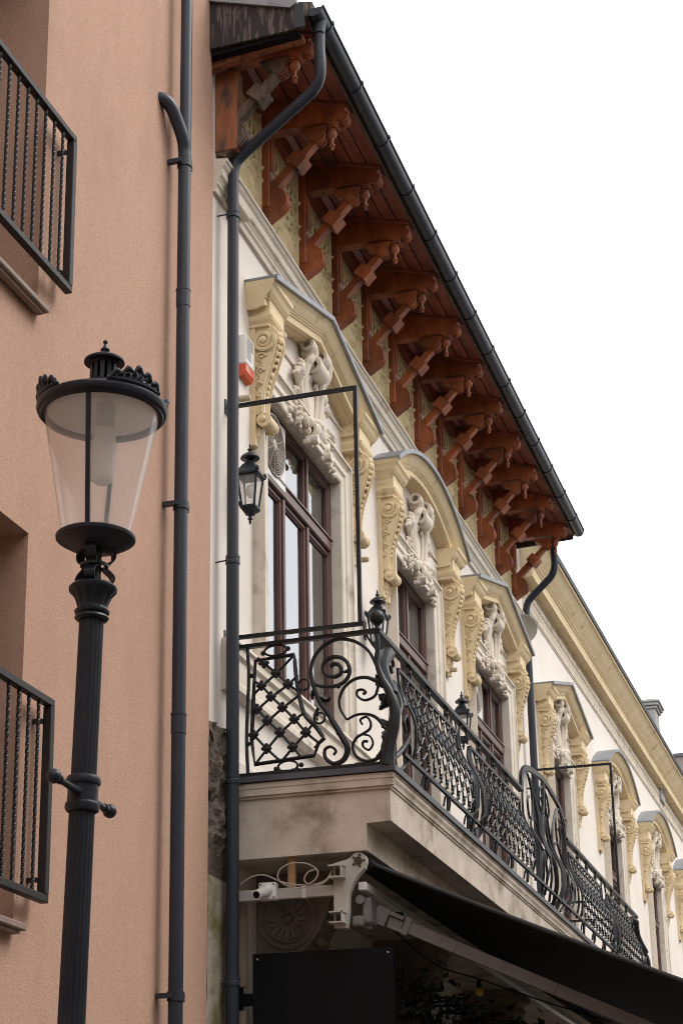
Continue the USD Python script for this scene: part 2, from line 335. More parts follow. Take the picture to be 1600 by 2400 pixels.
# ------------------------------------------------------------------ pink building on the left
PX0 = 0.05
pink = thing('pink_building', 'pink rough-stuccoed building with deep window recesses and dark railings', 'building')
wins = [(7.2, 9.05, 3.32, 5.6), (7.2, 9.05, 7.05, 9.75), (7.2, 9.05, 10.8, 13.4)]
outer = [(0.0, -0.12), (11.985, -0.12)] + [(11.985 + 0.05 * t, z) for t, z in ((0.15, 2.0), (0.55, 4.0), (0.9, 6.0), (1.15, 8.2), (1.3, 9.6), (1.45, 10.05), (0.75, 10.55), (0.2, 10.9), (0.15, 12.0), (0.1, 15.0))] + [(0.0, 15.0)]
wall = sg.Polygon(outer)
for a, b, c, d in wins: wall = wall.difference(sg.box(a, c, b, d))
g = G().prism(wall, -0.75, PX0, 'x')
g.box((-8, 0.0, -0.12), (-0.76, 11.9, 15.0))
obj('wall', g, 'pink_stucco', pink)
for a, b, c, d in wins:
    w = part('window', pink)
    f = G()
    for y0, y1, z0, z1 in ((a, b, c, c + .07), (a, b, d - .07, d), (a, a + .07, c + .07, d - .07), (b - .07, b, c + .07, d - .07), ((a + b) / 2 - .05, (a + b) / 2 + .05, c + .07, d - .07)):
        f.box((-0.70, y0, z0), (-0.62, y1, z1))
    obj('frame', f, 'window_wood', w)
    obj('pane', G().box((-0.668, a + .07, c + .07), (-0.655, (a + b) / 2 - .05, d - .07)), 'window_glass', w)
    obj('pane', G().box((-0.668, (a + b) / 2 + .05, c + .07), (-0.655, b - .07, d - .07)), 'window_glass', w)
    s_ = part('window_sill', pink)
    obj('slab', G().box((-0.5, a - .04, c - .035), (PX0 + .085, b + 0.0, c + .004), 0.006), 'sill_stone', s_)
    obj('drip_edge', G().box((PX0 + .02, a - .03, c - .055), (PX0 + .06, b - .035, c - .0352)), 'sill_stone', s_)
labels = ['black iron window railing with twisted bars behind the street lamp post, lower of the two', 'black iron window railing with twisted bars at the upper pink window']
for (a, b, c, d), lb in zip(wins[:2], labels):
    z0, z1 = c + 0.20, c + 1.33
    if c < 5: z0, z1 = 3.47, 4.64
    else: z0, z1 = 7.285, 8.41
    xr = PX0 + 0.08; yb = 9.265 if c < 5 else 9.315
    r = thing('window_railing', lb, 'railing', group='railings of the pink building')
    obj('top_rail', G().box((xr - .025, 6.9, z1 - .045), (xr + .025, yb, z1), .004), 'railing_iron', r)
    obj('bottom_rail', G().box((xr - .025, 6.9, z0), (xr + .025, yb, z0 + .045), .004), 'railing_iron', r)
    obj('post', G().box((xr - .026, yb - .05, z0 + .046), (xr + .026, yb + .002, z1 - .046), .004), 'railing_iron', r)
    obj('post', G().box((xr - .026, 6.85, z0), (xr + .026, 6.899, z1), .004), 'railing_iron', r)
    for zz in (z0 + .11, z1 - .15):
        obj('wall_bracket', G().box((PX0 - .03, yb - .075, zz), (xr - .02, yb - .051, zz + .026)), 'railing_iron', r)
    y = yb - 0.16
    while y > 6.95:
        g = G(); k = 76; zz = np.linspace(z0 + .045, z1 - .045, k); V = []
        for i, q in enumerate(zz):
            t = i * 0.52; cs = .0084 * math.sqrt(2)
            V += [[xr + cs * math.cos(t + j * math.pi / 2), y + cs * math.sin(t + j * math.pi / 2), q] for j in range(4)]
        F = [[i * 4 + j, i * 4 + (j + 1) % 4, i * 4 + 4 + (j + 1) % 4, i * 4 + 4 + j] for i in range(k - 1) for j in range(4)]
        g.add(V, F); obj('twisted_bar', g, 'railing_iron', r)
        y -= 0.125

# downpipe on the pink wall with its inlet elbow and clamps
def pipe_run(g, pts, r, n=14, sub=6):
    g.tube(pts, r, n); return g
dp = thing('downpipe', 'long dark grey downpipe with curved side inlet running down the pink wall', 'downpipe', group='dark grey downpipes')
py1, px1, r1 = 11.16, PX0 + 0.11, .048
obj('pipe', G().tube([(px1, py1, -.1), (px1, py1, 3.0), (px1, py1, 6.0), (px1, py1, 9.55)], r1, 20), 'gutter_metal', dp, smooth=40)
obj('upper_pipe', G().tube([(px1, py1 + .01, 9.52), (px1, py1 + .01, 12), (px1, py1 + .01, 15.2)], r1 * 0.93, 20), 'gutter_metal', dp, smooth=40)
el = cr([(PX0 - .05, py1 - .235, 9.79), (PX0 + .02, py1 - .215, 9.775), (PX0 + .065, py1 - .165, 9.725), (px1 - .02, py1 - .10, 9.63), (px1, py1 - .045, 9.53), (px1, py1 - .005, 9.45), (px1, py1, 9.38)], 5)
obj('inlet_elbow', G().tube(el, .049, 18), 'gutter_metal', dp, smooth=40)
for zz in (12.1, 8.2, 5.0):
    obj('joint_sleeve', G().lathe([(r1 - .004, -.07), (r1 + .004, -.065), (r1 + .004, .06), (r1 + .007, .062), (r1 + .007, .075), (r1 - .004, .078)], (px1, py1 + (.01 if zz > 9.5 else 0), zz), 20), 'gutter_metal', dp, smooth=35)
for zz in (9.33, 6.58, 3.2, 1.0):
    g = G().lathe([(r1, -.03), (r1 + .008, -.03), (r1 + .008, .03), (r1, .03)], (px1, py1, zz), 20)
    g.box((PX0 - .02, py1 - .08, zz - .015), (px1, py1 - .04, zz + .015)); g.box((px1 + .02, py1 + .035, zz - .028), (px1 + .035, py1 + .075, zz + .028))
    obj('clamp', g, 'gutter_metal', dp)
hk = thing('wire_hook', 'small rusty coil of wire hanging on the pink wall', 'hook')
t = np.linspace(0, 4.2 * math.pi, 60)
hx = PX0 + .03
pts = np.stack([hx + .014 * np.sin(t * .9), 9.95 + .035 * np.cos(t) * (1 - t / 30), 4.235 + .055 * np.sin(t)], 1)
obj('coil', G().tube(pts, .004, 5), 'rusty_steel', hk); obj('nail', G().tube([(PX0 - .01, 9.93, 4.31), (PX0 + .045, 9.93, 4.31)], .005, 5), 'rusty_steel', hk)

# ------------------------------------------------------------------ cream house: wall with openings
Y0, Y1 = 12.035, 24.55
house = thing('cream_house', 'cream stuccoed house with red timber eaves and yellow window hoods', 'building')
B1 = [dict(c=14.56, oc=14.42, h=1.06, kind='tri', z0=6.03, half=1.50, tr=7.86, cols=3, ac=True), dict(c=18.38, oc=18.25, h=.79, kind='arch', z0=4.97, half=1.45, tr=7.72, cols=2, ac=False), dict(c=22.08, oc=22.0, h=1.0, kind='tri', z0=4.97, half=1.50, tr=7.80, cols=3, ac=True)]
ZT = 8.52
wl = sg.Polygon([(Y0, -.12), (Y1, -.12), (Y1, 11.25), (Y0, 11.25)])
for w in B1: wl = wl.difference(sg.box(w['oc'] - w['h'], w['z0'], w['oc'] + w['h'], ZT))
wl = wl.difference(sg.box(14.5, 0.0, 23.6, 3.3))
g = G().prism(wl, -0.32, 0.0, 'x'); obj('wall', g, 'cream_plaster', house)
g = G()
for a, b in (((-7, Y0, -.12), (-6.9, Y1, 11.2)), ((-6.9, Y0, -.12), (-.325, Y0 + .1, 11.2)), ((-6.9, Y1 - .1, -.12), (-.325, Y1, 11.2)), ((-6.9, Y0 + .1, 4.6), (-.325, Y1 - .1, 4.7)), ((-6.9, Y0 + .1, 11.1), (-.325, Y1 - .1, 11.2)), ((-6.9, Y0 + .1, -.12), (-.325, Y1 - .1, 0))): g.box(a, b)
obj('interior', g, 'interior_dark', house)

def sash(parent, name, y0, y1, z0, z1, x, fw=.038, glass=True, d=.045, frame_mat='window_wood'):
    s_ = part(name, parent) if False else parent
    g = G()
    for a, b, c, e in ((y0, y1, z0, z0 + fw), (y0, y1, z1 - fw, z1), (y0, y0 + fw, z0 + fw, z1 - fw), (y1 - fw, y1, z0 + fw, z1 - fw)):
        g.box((x - d, a, c), (x, b, e), .006)
    g2 = .012
    for a, b, c, e in ((y0 + fw, y1 - fw, z0 + fw, z0 + fw + g2), (y0 + fw, y1 - fw, z1 - fw - g2, z1 - fw), (y0 + fw, y0 + fw + g2, z0 + fw + g2, z1 - fw - g2), (y1 - fw - g2, y1 - fw, z0 + fw + g2, z1 - fw - g2)):
        g.box((x - d, a, c), (x - .015, b, e))
    obj('sash', g, frame_mat, s_)
    if glass: obj('pane', G().add([(x - .03, y0 + fw, z0 + fw), (x - .03, y1 - fw, z0 + fw), (x - .03, y1 - fw, z1 - fw), (x - .03, y0 + fw, z1 - fw)], [[0, 1, 2, 3]]), 'window_glass', s_)

def curtain(parent, y0, y1, z0, z1, x, m='curtain', amp=.03, per=.13, seed=0):
    n = max(int((y1 - y0) / .012), 6); y = np.linspace(y0, y1, n); r_ = np.random.default_rng(seed)
    ph = np.cumsum(r_.uniform(.6, 1.4, n)) * (y[1] - y[0]) / per * 2 * math.pi
    V = np.vstack([np.stack([x + amp * np.sin(ph) * k, y, np.full(n, z)], 1) for z, k in ((z0, 1.0), ((z0 + z1) / 2, .8), (z1, .5))])
    F = [[r * n + i, r * n + i + 1, (r + 1) * n + i + 1, (r + 1) * n + i] for r in range(2) for i in range(n - 1)]
    obj('curtain', G().add(V, F), m, parent, smooth=True)

def build_window(parent, w, seed):
    c, h, z0, tr = w.get('oc', w['c']), w['h'], w['z0'], w['tr']
    win = part('window', parent)
    x = -.055; y0, y1, z1 = c - h - .006, c + h + .006, ZT + .006
    fw = .052; g = G()
    for a, b, d, e in ((y0, y0 + fw, z0, z1), (y1 - fw, y1, z0, z1), (y0 + fw, y1 - fw, z1 - fw, z1), (y0 + fw, y1 - fw, z0, z0 + fw)):
        g.box((x - .11, a, d), (x - .0, b, e), .008)
    obj('frame', g, 'window_wood', win)
    n = w['cols']; iw = (y1 - y0 - 2 * fw); cw = iw / n
    obj('transom', G().box((x - .10, y0 + fw, tr - .05), (x + .022, y1 - fw, tr + .05), .01).box((x - .05, y0 + fw, tr + .051), (x + .035, y1 - fw, tr + .068)), 'window_wood', win)
    for k in range(1, n):
        ym = y0 + fw + cw * k
        obj('mullion', G().box((x - .10, ym - .028, z0 + fw), (x + .008, ym + .028, tr - .052), .006).box((x - .10, ym - .028, tr + .07), (x + .008, ym + .028, z1 - fw), .006), 'window_wood', win)
    for k in range(n):
        a = y0 + fw + cw * k + (.029 if k else 0); b = y0 + fw + cw * (k + 1) - (.029 if k < n - 1 else 0)
        ac = w.get('ac') and k == 0
        if not ac: sash(win, 'casement', a, b, tr + .07, z1 - fw, x - .01)
        if z0 < 5.5 and n > 1: sash(win, 'casement', a, b, z0 + fw, tr - .052, x - .01, fw=.045)
        else: sash(win, 'casement', a, b, z0 + fw, tr - .052, x - .01)
    last = (k == n - 1)
    cw2 = cw * (1.0 if n == 3 else 1.25)
    curtain(win, y1 - fw - cw2, y1 - fw, z0 + .1, z1 - fw, x - .25, seed=seed)
    curtain(win, y0 + fw, y1 - fw - cw2 - .02, z0 + .1, z1 - fw, x - .28, m='white_sheet', amp=.012, per=.3, seed=seed + 50)
    return win

# ---- moulded surround, hood, consoles, cartouche ------------------------------------------------
def tube3(g, pts, r, sides=7, n=5): return g.tube(cr(pts, n), r if np.ndim(r) == 0 else np.interp(np.linspace(0, 1, (len(pts) - 1) * n + 1), np.linspace(0, 1, len(r)), r), sides)

def console_geo():
    """S-scroll console, side faces towards -y and +y; local y from 0 to .32, z from 0 (top) downwards"""
    w = .215; body, relief = G(), G()
    front = [(.0, 0), (.18, 0), (.212, -.035), (.220, -.09), (.208, -.16), (.182, -.25), (.148, -.36), (.118, -.45), (.096, -.55), (.085, -.64), (.083, -.72), (.09, -.77)]
    fr = [(0, 0)] + [tuple(p) for p in cr(front[1:], 4)] + [(.02, -.80), (0, -.80)]
    body.prism(fr, .0, w)
    back = [(0, 0.0), (.045, 0.0), (.045, -1.06), (0, -1.06)]
    body.prism(back, -.02, w + .02)
    # raised edge bands on the front
    fs = np.array(cr(front[1:], 4))
    for yy in (.012, w - .012, .075, w - .075):
        body.tube(np.stack([fs[:, 0] + .004, np.full(len(fs), yy), fs[:, 1]], 1), .009 if yy in (.105, w - .105) else .013, 5)
    # bottom roll
    body.lathe([(0, -.0), (.04, -.005), (.062, .0), (.064, .03), (.056, .04), (.056, .07), (.062, .08), (.062, w - .08), (.056, w - .07), (.056, w - .04), (.064, w - .03), (.062, w), (.04, w + .005), (0, w)], (.108, 0, -.835), 16, 'y')
    for yy in (-.012, w + .012): body.ball((.108, yy, -.835), .026, 2, (1, .8, 1))
    # top volutes on both sides
    for sgn, yy in ((-1, 0), (1, w)):
        sp = []
        for t in np.linspace(0, 2.2 * 2 * math.pi, 46):
            rr = .098 * (1 - t / (2.5 * 2 * math.pi)); sp.append((.115 + rr * math.cos(-t + .5), yy + sgn * .012, -.125 + rr * math.sin(-t + .5)))
        body.tube(sp, np.linspace(.020, .012, 46), 6)
        body.lathe([(0, .0), (.088, .0), (.08, .018), (0, .018)], (.115, yy - .009, -.125), 20, 'y')
        body.ball((.115, yy + sgn * .02, -.125), .032, 2, (1, .9, 1))
        # leaf scrolls on the side
        for k, (xx, zz, rr) in enumerate(((.095, -.27, .035), (.075, -.335, .03), (.085, -.40, .03), (.06, -.46, .026), (.07, -.52, .024), (.055, -.58, .02), (.05, -.63, .017))):
            tt = np.linspace(0, 1.5 * math.pi, 9) + (k % 2) * math.pi
            relief.tube(np.stack([xx + rr * np.cos(tt), np.full(9, yy + sgn * .004), zz + rr * np.sin(tt)], 1), np.linspace(.014, .007, 9), 5)
            relief.ball((xx, yy + sgn * .006, zz), rr * .45, 1, (1, .7, 1))
    # acanthus down the front
    for k in range(6):
        zz = -.05 - .055 * k; xx = np.interp(-zz, [0, .09, .25, .36, .5], [.19, .220, .182, .148, .106])
        wd = .052 - .004 * k
        for q in (-1, 0, 1):
            relief.ball((xx + .012 + (.012 if q == 0 else 0), w / 2 + q * wd * .62, zz), .036 - .003 * k, 1, (.5, .8, 1.1))
    for k in range(5):
        zz = -.40 - .05 * k; xx = np.interp(-zz, [.36, .45, .55, .64], [.148, .118, .096, .085])
        relief.ball((xx + .012, w / 2, zz), .03 - .003 * k, 1, (.6, .9, 1.1))
    # hanging leaf drop under the roll
    for k, (zz, ww) in enumerate(((-.90, .06), (-.94, .068), (-.98, .058), (-1.02, .042), (-1.06, .024))):
        for q in (-1, -.33, .33, 1):
            relief.ball((.055 - .006 * k, w / 2 + q * ww, zz - abs(q) * .012), .034 - .003 * k, 1, (.7, .75, 1.2))
    return body, relief
CONS = console_geo()
CONS_MIR = None

def rake_profile():
    return [(0, 0), (.262, 0), (.258, -.032), (.240, -.050), (.222, -.088), (.196, -.118), (.186, -.122), (.186, -.134), (.174, -.138), (.174, -.152), (.160, -.158), (.160, -.215), (.10, -.222), (.10, -.232), (0, -.235)]

def cartouche_geo():
    g = G(); r_ = np.random.default_rng(3)
    # shield plate and its rolled rim
    pl = cr([(-.17, .02), (-.20, .30), (-.15, .50), (0, .56), (.15, .50), (.20, .30), (.17, .02), (.08, -.10), (0, -.14), (-.08, -.10)], 5, True)
    g.prism(pl * [1, 1], 0.0, .05, 'x')
    rim = [(.07, -.10, -.10), (.06, -.18, .02), (.06, -.225, .20), (.07, -.235, .34), (.09, -.20, .46)]
    tube3(g, rim, [.026, .032, .036, .038, .04], 8, 6); tube3(g, [(x, -y, z) for x, y, z in rim], [.026, .034, .042, .046, .046], 8, 6)
    rim2 = [(.06, -.06, -.06), (.06, -.11, .06), (.06, -.145, .2), (.065, -.14, .34), (.075, -.09, .40), (.075, -.06, .36)]
    tube3(g, rim2, [.014, .018, .02, .022, .02, .012], 6, 5); tube3(g, [(x, -y, z) for x, y, z in rim2], [.014, .018, .02, .022, .02, .012], 6, 5)
    def roll(c, r, L, t=.022):
        g.lathe([(r - t, 0), (r, 0), (r * 1.03, L * .3), (r * 1.03, L * .7), (r, L), (r - t, L), (r - t * 1.2, L * .5), (r - t, 0)], (c[0], c[1] - L / 2, c[2]), 20, 'y')
    roll((.105, .02, .505), .085, .27, .034); g.ball((.08, .02, .50), .07, 2, (.8, 2.3, .9)); g.ball((.07, .06, .57), .08, 2, (.8, 1.3, .8))
    tube3(g, [(.05, -.20, .42), (.10, -.19, .50), (.13, -.15, .57)], [.04, .045, .03], 7, 4)
    roll((.105, .19, .69), .076, .15, .030); roll((.095, -.16, .67), .064, .13, .028); g.ball((.07, .13, .64), .07, 2); g.ball((.06, -.12, .62), .06, 2)
    tube3(g, [(.05, .02, .56), (.09, .01, .66), (.10, .0, .76)], [.05, .045, .025], 8, 5)
    tube3(g, [(.06, .24, .42), (.12, .27, .54), (.16, .27, .66)], [.045, .05, .03], 8, 5)
    for s_ in (1, -1):
        # side plumes
        for j in range(4):
            tube3(g, [(.03, s_ * (.24 + .02 * j), .18 + .02 * j), (.06, s_ * (.29 + .045 * j), .30), (.075, s_ * (.31 + .05 * j), .43 - .05 * j), (.05, s_ * (.34 + .055 * j), .47 - .07 * j)], [.02, .032, .030, .012], 7, 4)
        # strap down the side ending in a scroll
        tube3(g, [(.05, s_ * .30, .40), (.06, s_ * .30, .2), (.06, s_ * .26, .02), (.07, s_ * .22, -.10), (.10, s_ * .28, -.16), (.10, s_ * .33, -.10), (.09, s_ * .29, -.06)], [.02, .026, .028, .03, .034, .03, .015], 8, 5)
        g.ball((.06, s_ * .33, .36), .07, 2, (.8, .8, 1)); g.ball((.08, s_ * .16, -.08), .055, 2); g.ball((.075, s_ * .22, -.19), .05, 2, (1, 1, .8))
        # flower bunches
        for j in range(46):
            u, v_ = r_.uniform(0, 1), r_.uniform(-1, 1)
            yy = .38 + .30 * u; zz = -.10 + .17 * v_ * (1 - .5 * u) - .07 * u
            g.ball((.035 + .05 * r_.uniform(.3, 1) * (1 - .5 * u), s_ * yy, zz), r_.uniform(.016, .034), 1, (1, 1, r_.uniform(.7, 1.1)))
        for j in range(14):
            a = r_.uniform(0, 2 * math.pi); yy = s_ * (.50 + .10 * math.cos(a)); zz = -.06 + .12 * math.sin(a)
            tube3(g, [(.05, yy, zz), (.085, yy + .03 * math.cos(a), zz + .03 * math.sin(a)), (.06, yy + .07 * math.cos(a), zz + .07 * math.sin(a))], [.012, .026, .008], 6, 3)
    # bottom shell and base block
    for q in (-2, -1, 0, 1, 2):
        tube3(g, [(.06, q * .02, -.06), (.13, q * .045, -.10), (.13, q * .055, -.17), (.07, q * .05, -.20)], [.02, .034, .03, .015], 6, 4)
    g.ball((.11, 0, -.06), .07, 2, (1, .9, 1)); g.ball((.10, 0, -.16), .045, 2)
    return g
CART = cartouche_geo()
def cart_base():
    g = G(); g.box((.05, -.14, 8.50), (.15, .14, 8.545), .01); g.box((.05, -.12, 8.44), (.135, .12, 8.499), .01)
    for s_ in (-1, 1): g.lathe([(0, 0), (.045, 0), (.045, .1), (0, .1)], (.085, s_ * .2, 8.46), 12, 'x'); g.box((.05, s_ * .13, 8.41), (.12, s_ * .26, 8.46), .01)
    return g
CBASE = cart_base()

ZC = 8.94           # underside of the capital block = top of console
def build_hood(parent, w, zinc_mat='zinc'):
    c, h, half, kind = w['c'], w['h'], w['half'], w['kind']
    hood = part('window_hood', parent)
    tip = half + .13; zt, rise = 9.30, .43
    if kind == 'tri': path = [(c + tip, zt), (c, zt + rise), (c - tip, zt)]
    else:
        R = (tip ** 2 + (rise + .06) ** 2) / (2 * (rise + .06)); a0 = math.asin(min(tip / R, 1))
        path = [(c + R * math.sin(a), zt + (rise + .06) - R + R * math.cos(a)) for a in np.linspace(a0, -a0, 25)]
    P = np.array(path)
    # the path runs towards -y, so the left normal points down: profile n is measured upwards with a sign flip
    prof = [(x, -n) for x, n in rake_profile()][::-1]
    obj('raking_cornice', G().sweep(prof, P), 'yellow_stucco', hood)
    fl = [(0.0, -.002), (.285, -.002), (.285, .022), (.279, .022), (.279, -.020), (0, -.020)]
    fl = [(0, -.024), (.292, -.024), (.292, .020), (.266, .020), (.266, -.003), (0, -.003)]
    obj('zinc_flashing', G().sweep(fl[::-1], P), zinc_mat, hood)
    for s_ in (-1, 1):
        yi, yo = c + s_ * (half - .36), c + s_ * (half + .015)
        ya, yb = min(yi, yo), max(yi, yo)
        rects = []
        for x, z, e in ((.17, ZC, -.01), (.17, ZC + .025, -.01), (.195, ZC + .05, .01), (.205, ZC + .075, .02), (.205, ZC + .085, .02), (.182, ZC + .095, .0), (.182, ZC + .205, .0), (.182, ZC + .31, .0)):
            rects.append((x, ya - e + .004, yb + e - .004, z))
        obj('capital_block', G().rings(rects), 'yellow_stucco', hood)
        # return of the cornice round the end
        rects = []
        for x, n in rake_profile()[1:13][::-1]:
            e = max(x - .16, 0)
            ye = c + s_ * (half + .015 + e)
            a, b = (ye, yi + .03) if s_ < 0 else (yi - .03, ye)
            rects.append((x * .985, a, b, zt - .012 + n + .012))
        obj('cornice_return', G().rings(rects), 'yellow_stucco', hood)
        cb = part('console', hood, (0, c + s_ * (half - .135) - .1075, ZC))
        obj('scroll', CONS[0], 'yellow_stucco', cb, smooth=35)
        obj('leaf_relief', CONS[1], 'yellow_stucco', cb, smooth=True, kind='stuff')
    ct = part('cartouche', hood, (0.0, c, 8.74))
    obj('shield', CART, 'pale_trim', ct, smooth=40, kind='stuff')
    bs = part('cartouche_base', hood, (0, c, 0)); obj('block', CBASE, 'pale_trim', bs)
    # moulded surround round the opening; the profile runs outward from the opening
    sp = [(-.05, 0), (.045, 0), (.055, .015), (.055, .085), (.072, .10), (.072, .15), (.062, .16), (.085, .20), (.10, .205), (.10, .225), (.0, .235), (-.05, .235)]
    z0 = w['z0']
    sp2 = [(x, n - .004) for x, n in sp]
    c = w.get('oc', c)
    path = [(c + h, z0), (c + h, ZT), (c - h, ZT), (c - h, z0)]
    obj('window_surround', G().sweep([(x, -n) for x, n in sp2][::-1], path[::1]), 'pale_trim', hood)
    c = w['c']
    g = G().box((0, c - half + .33, 9.13), (.02, c + half - .33, 9.16), .004)
    obj('tympanum_fillet', g, 'pale_trim', hood)
    return hood

for i, w in enumerate(B1):
    build_window(house, w, 10 + i); build_hood(house, w)
# sill band and apron mouldings under the first window
prof = [(0, 0), (.10, 0), (.105, -.025), (.085, -.04), (.085, -.10), (.06, -.12), (.06, -.30), (.075, -.32), (.075, -.37), (.03, -.40), (0, -.41)]
g = G().sweep([(x, -n) for x, n in prof][::-1], [(17.0, 6.03), (12.42, 6.03)])
obj('sill_band', g, 'pale_trim', house)
g = G().sweep([(0, 0), (.06, 0), (.06, .12), (.04, .14), (.03, .2), (0, .2)], [(24.4, 5.0), (12.42, 5.0)][::-1])
obj('plinth_band', g, 'cream_plaster', house)
# main cornice under the eaves
prof = [(0, 9.72), (.03, 9.72), (.032, 9.775), (.05, 9.79), (.05, 9.815), (.06, 9.825), (.06, 9.845), (.085, 9.86), (.085, 9.935), (.105, 9.95), (.115, 9.975), (.128, 9.98), (.128, 10.005), (0, 10.02)]
obj('cornice', G().prism(prof, Y0 + .13, Y1 - .25), 'cornice_trim', house)
g = G().prism([(0, 0), (.05, 0), (.05, .085), (.04, .085), (0, .085)], 12.3, 12.75)
obj('cable_cover', G().box((.045, 12.40, 9.75), (.125, 12.75, 9.86), .01), 'cornice_trim', house)

# frieze panels with carved relief between the brackets
BY = [12.29 + 1.03 * k for k in range(12)]
SO = [(0.0, 11.30), (.845, 11.06)]      # soffit underside line (x, z)
for k in range(11):
    ya, yb = BY[k] + .085, BY[k + 1] - .085
    ny, nz = 64, 72; za, zb = 10.03, 11.24
    yy, zz = np.meshgrid(np.linspace(ya, yb, ny), np.linspace(za, zb, nz), indexing='ij')
    u = (yy - ya) / (yb - ya); v = (zz - za) / (zb - za)
    edge = np.minimum(np.minimum(u * (yb - ya), (1 - u) * (yb - ya)), (zz - za))
    h = .050 * np.clip(1.6 - np.abs(edge - .026) / .016, 0, 1) + .022 * np.clip(1.4 - np.abs(edge - .065) / .012, 0, 1)
    up = zz > 10.56; win_ = np.clip((np.minimum(u, 1 - u) * (yb - ya) - .06) / .10, 0, 1)
    hz = 0 * yy
    band = .032 * np.clip(1 - np.abs(zz - 10.555) / .022, 0, 1) + .030 * np.clip(1 - np.abs(zz - 10.43) / .02, 0, 1) + .03 * np.clip(1 - np.abs(zz - 10.80) / .018, 0, 1)
    p3 = np.stack([yy * 9, zz * 9, np.full_like(yy, k * 3.1)], -1)
    leaf = np.abs(meshkit.noise(p3 * 1.0, 5) - .5) * 2; leaf2 = meshkit.fbm(p3 * 1.6, 3, 9)
    sym = np.abs(u - .5)
    wre = np.exp(-((sym - .20) / .17) ** 2) * (np.cos(zz * 34 + 9 * sym) * .5 + .5)
    hl = np.where(zz > 10.43, .022 * np.abs(np.sin(yy * 26 + 4 * (zz - 10.49))) ** .7 * win_, .046 * np.clip(wre * .8 + .7 * (1 - leaf) - .3, 0, 1) * win_ + .006 * leaf2 * win_)
    x = .012 + h + np.where(edge > .05, np.where(up, hz, hl), 0) + band
    V = np.stack([x, yy, zz], -1).reshape(-1, 3)
    i, j = np.meshgrid(np.arange(ny - 1), np.arange(nz - 1), indexing='ij')
    q = np.stack([i * nz + j, (i + 1) * nz + j, (i + 1) * nz + j + 1, i * nz + j + 1], -1).reshape(-1, 4)
    fp = part('frieze_panel', house)
    obj('carved_ground', G().add(V, q), 'ochre_relief', fp, smooth=True)
    g = G(); y = ya + .085
    while y < yb - .135:
        for zc_ in (10.62, 10.88):
            for d_ in (-1, 1): g.obox((.016, y + .05, zc_), (.016, y, zc_ + d_ * .095), .045, .044, up=(1, 0, 0))
        y += .105
    obj('chevron_relief', g, 'ochre_relief', fp, kind='stuff')

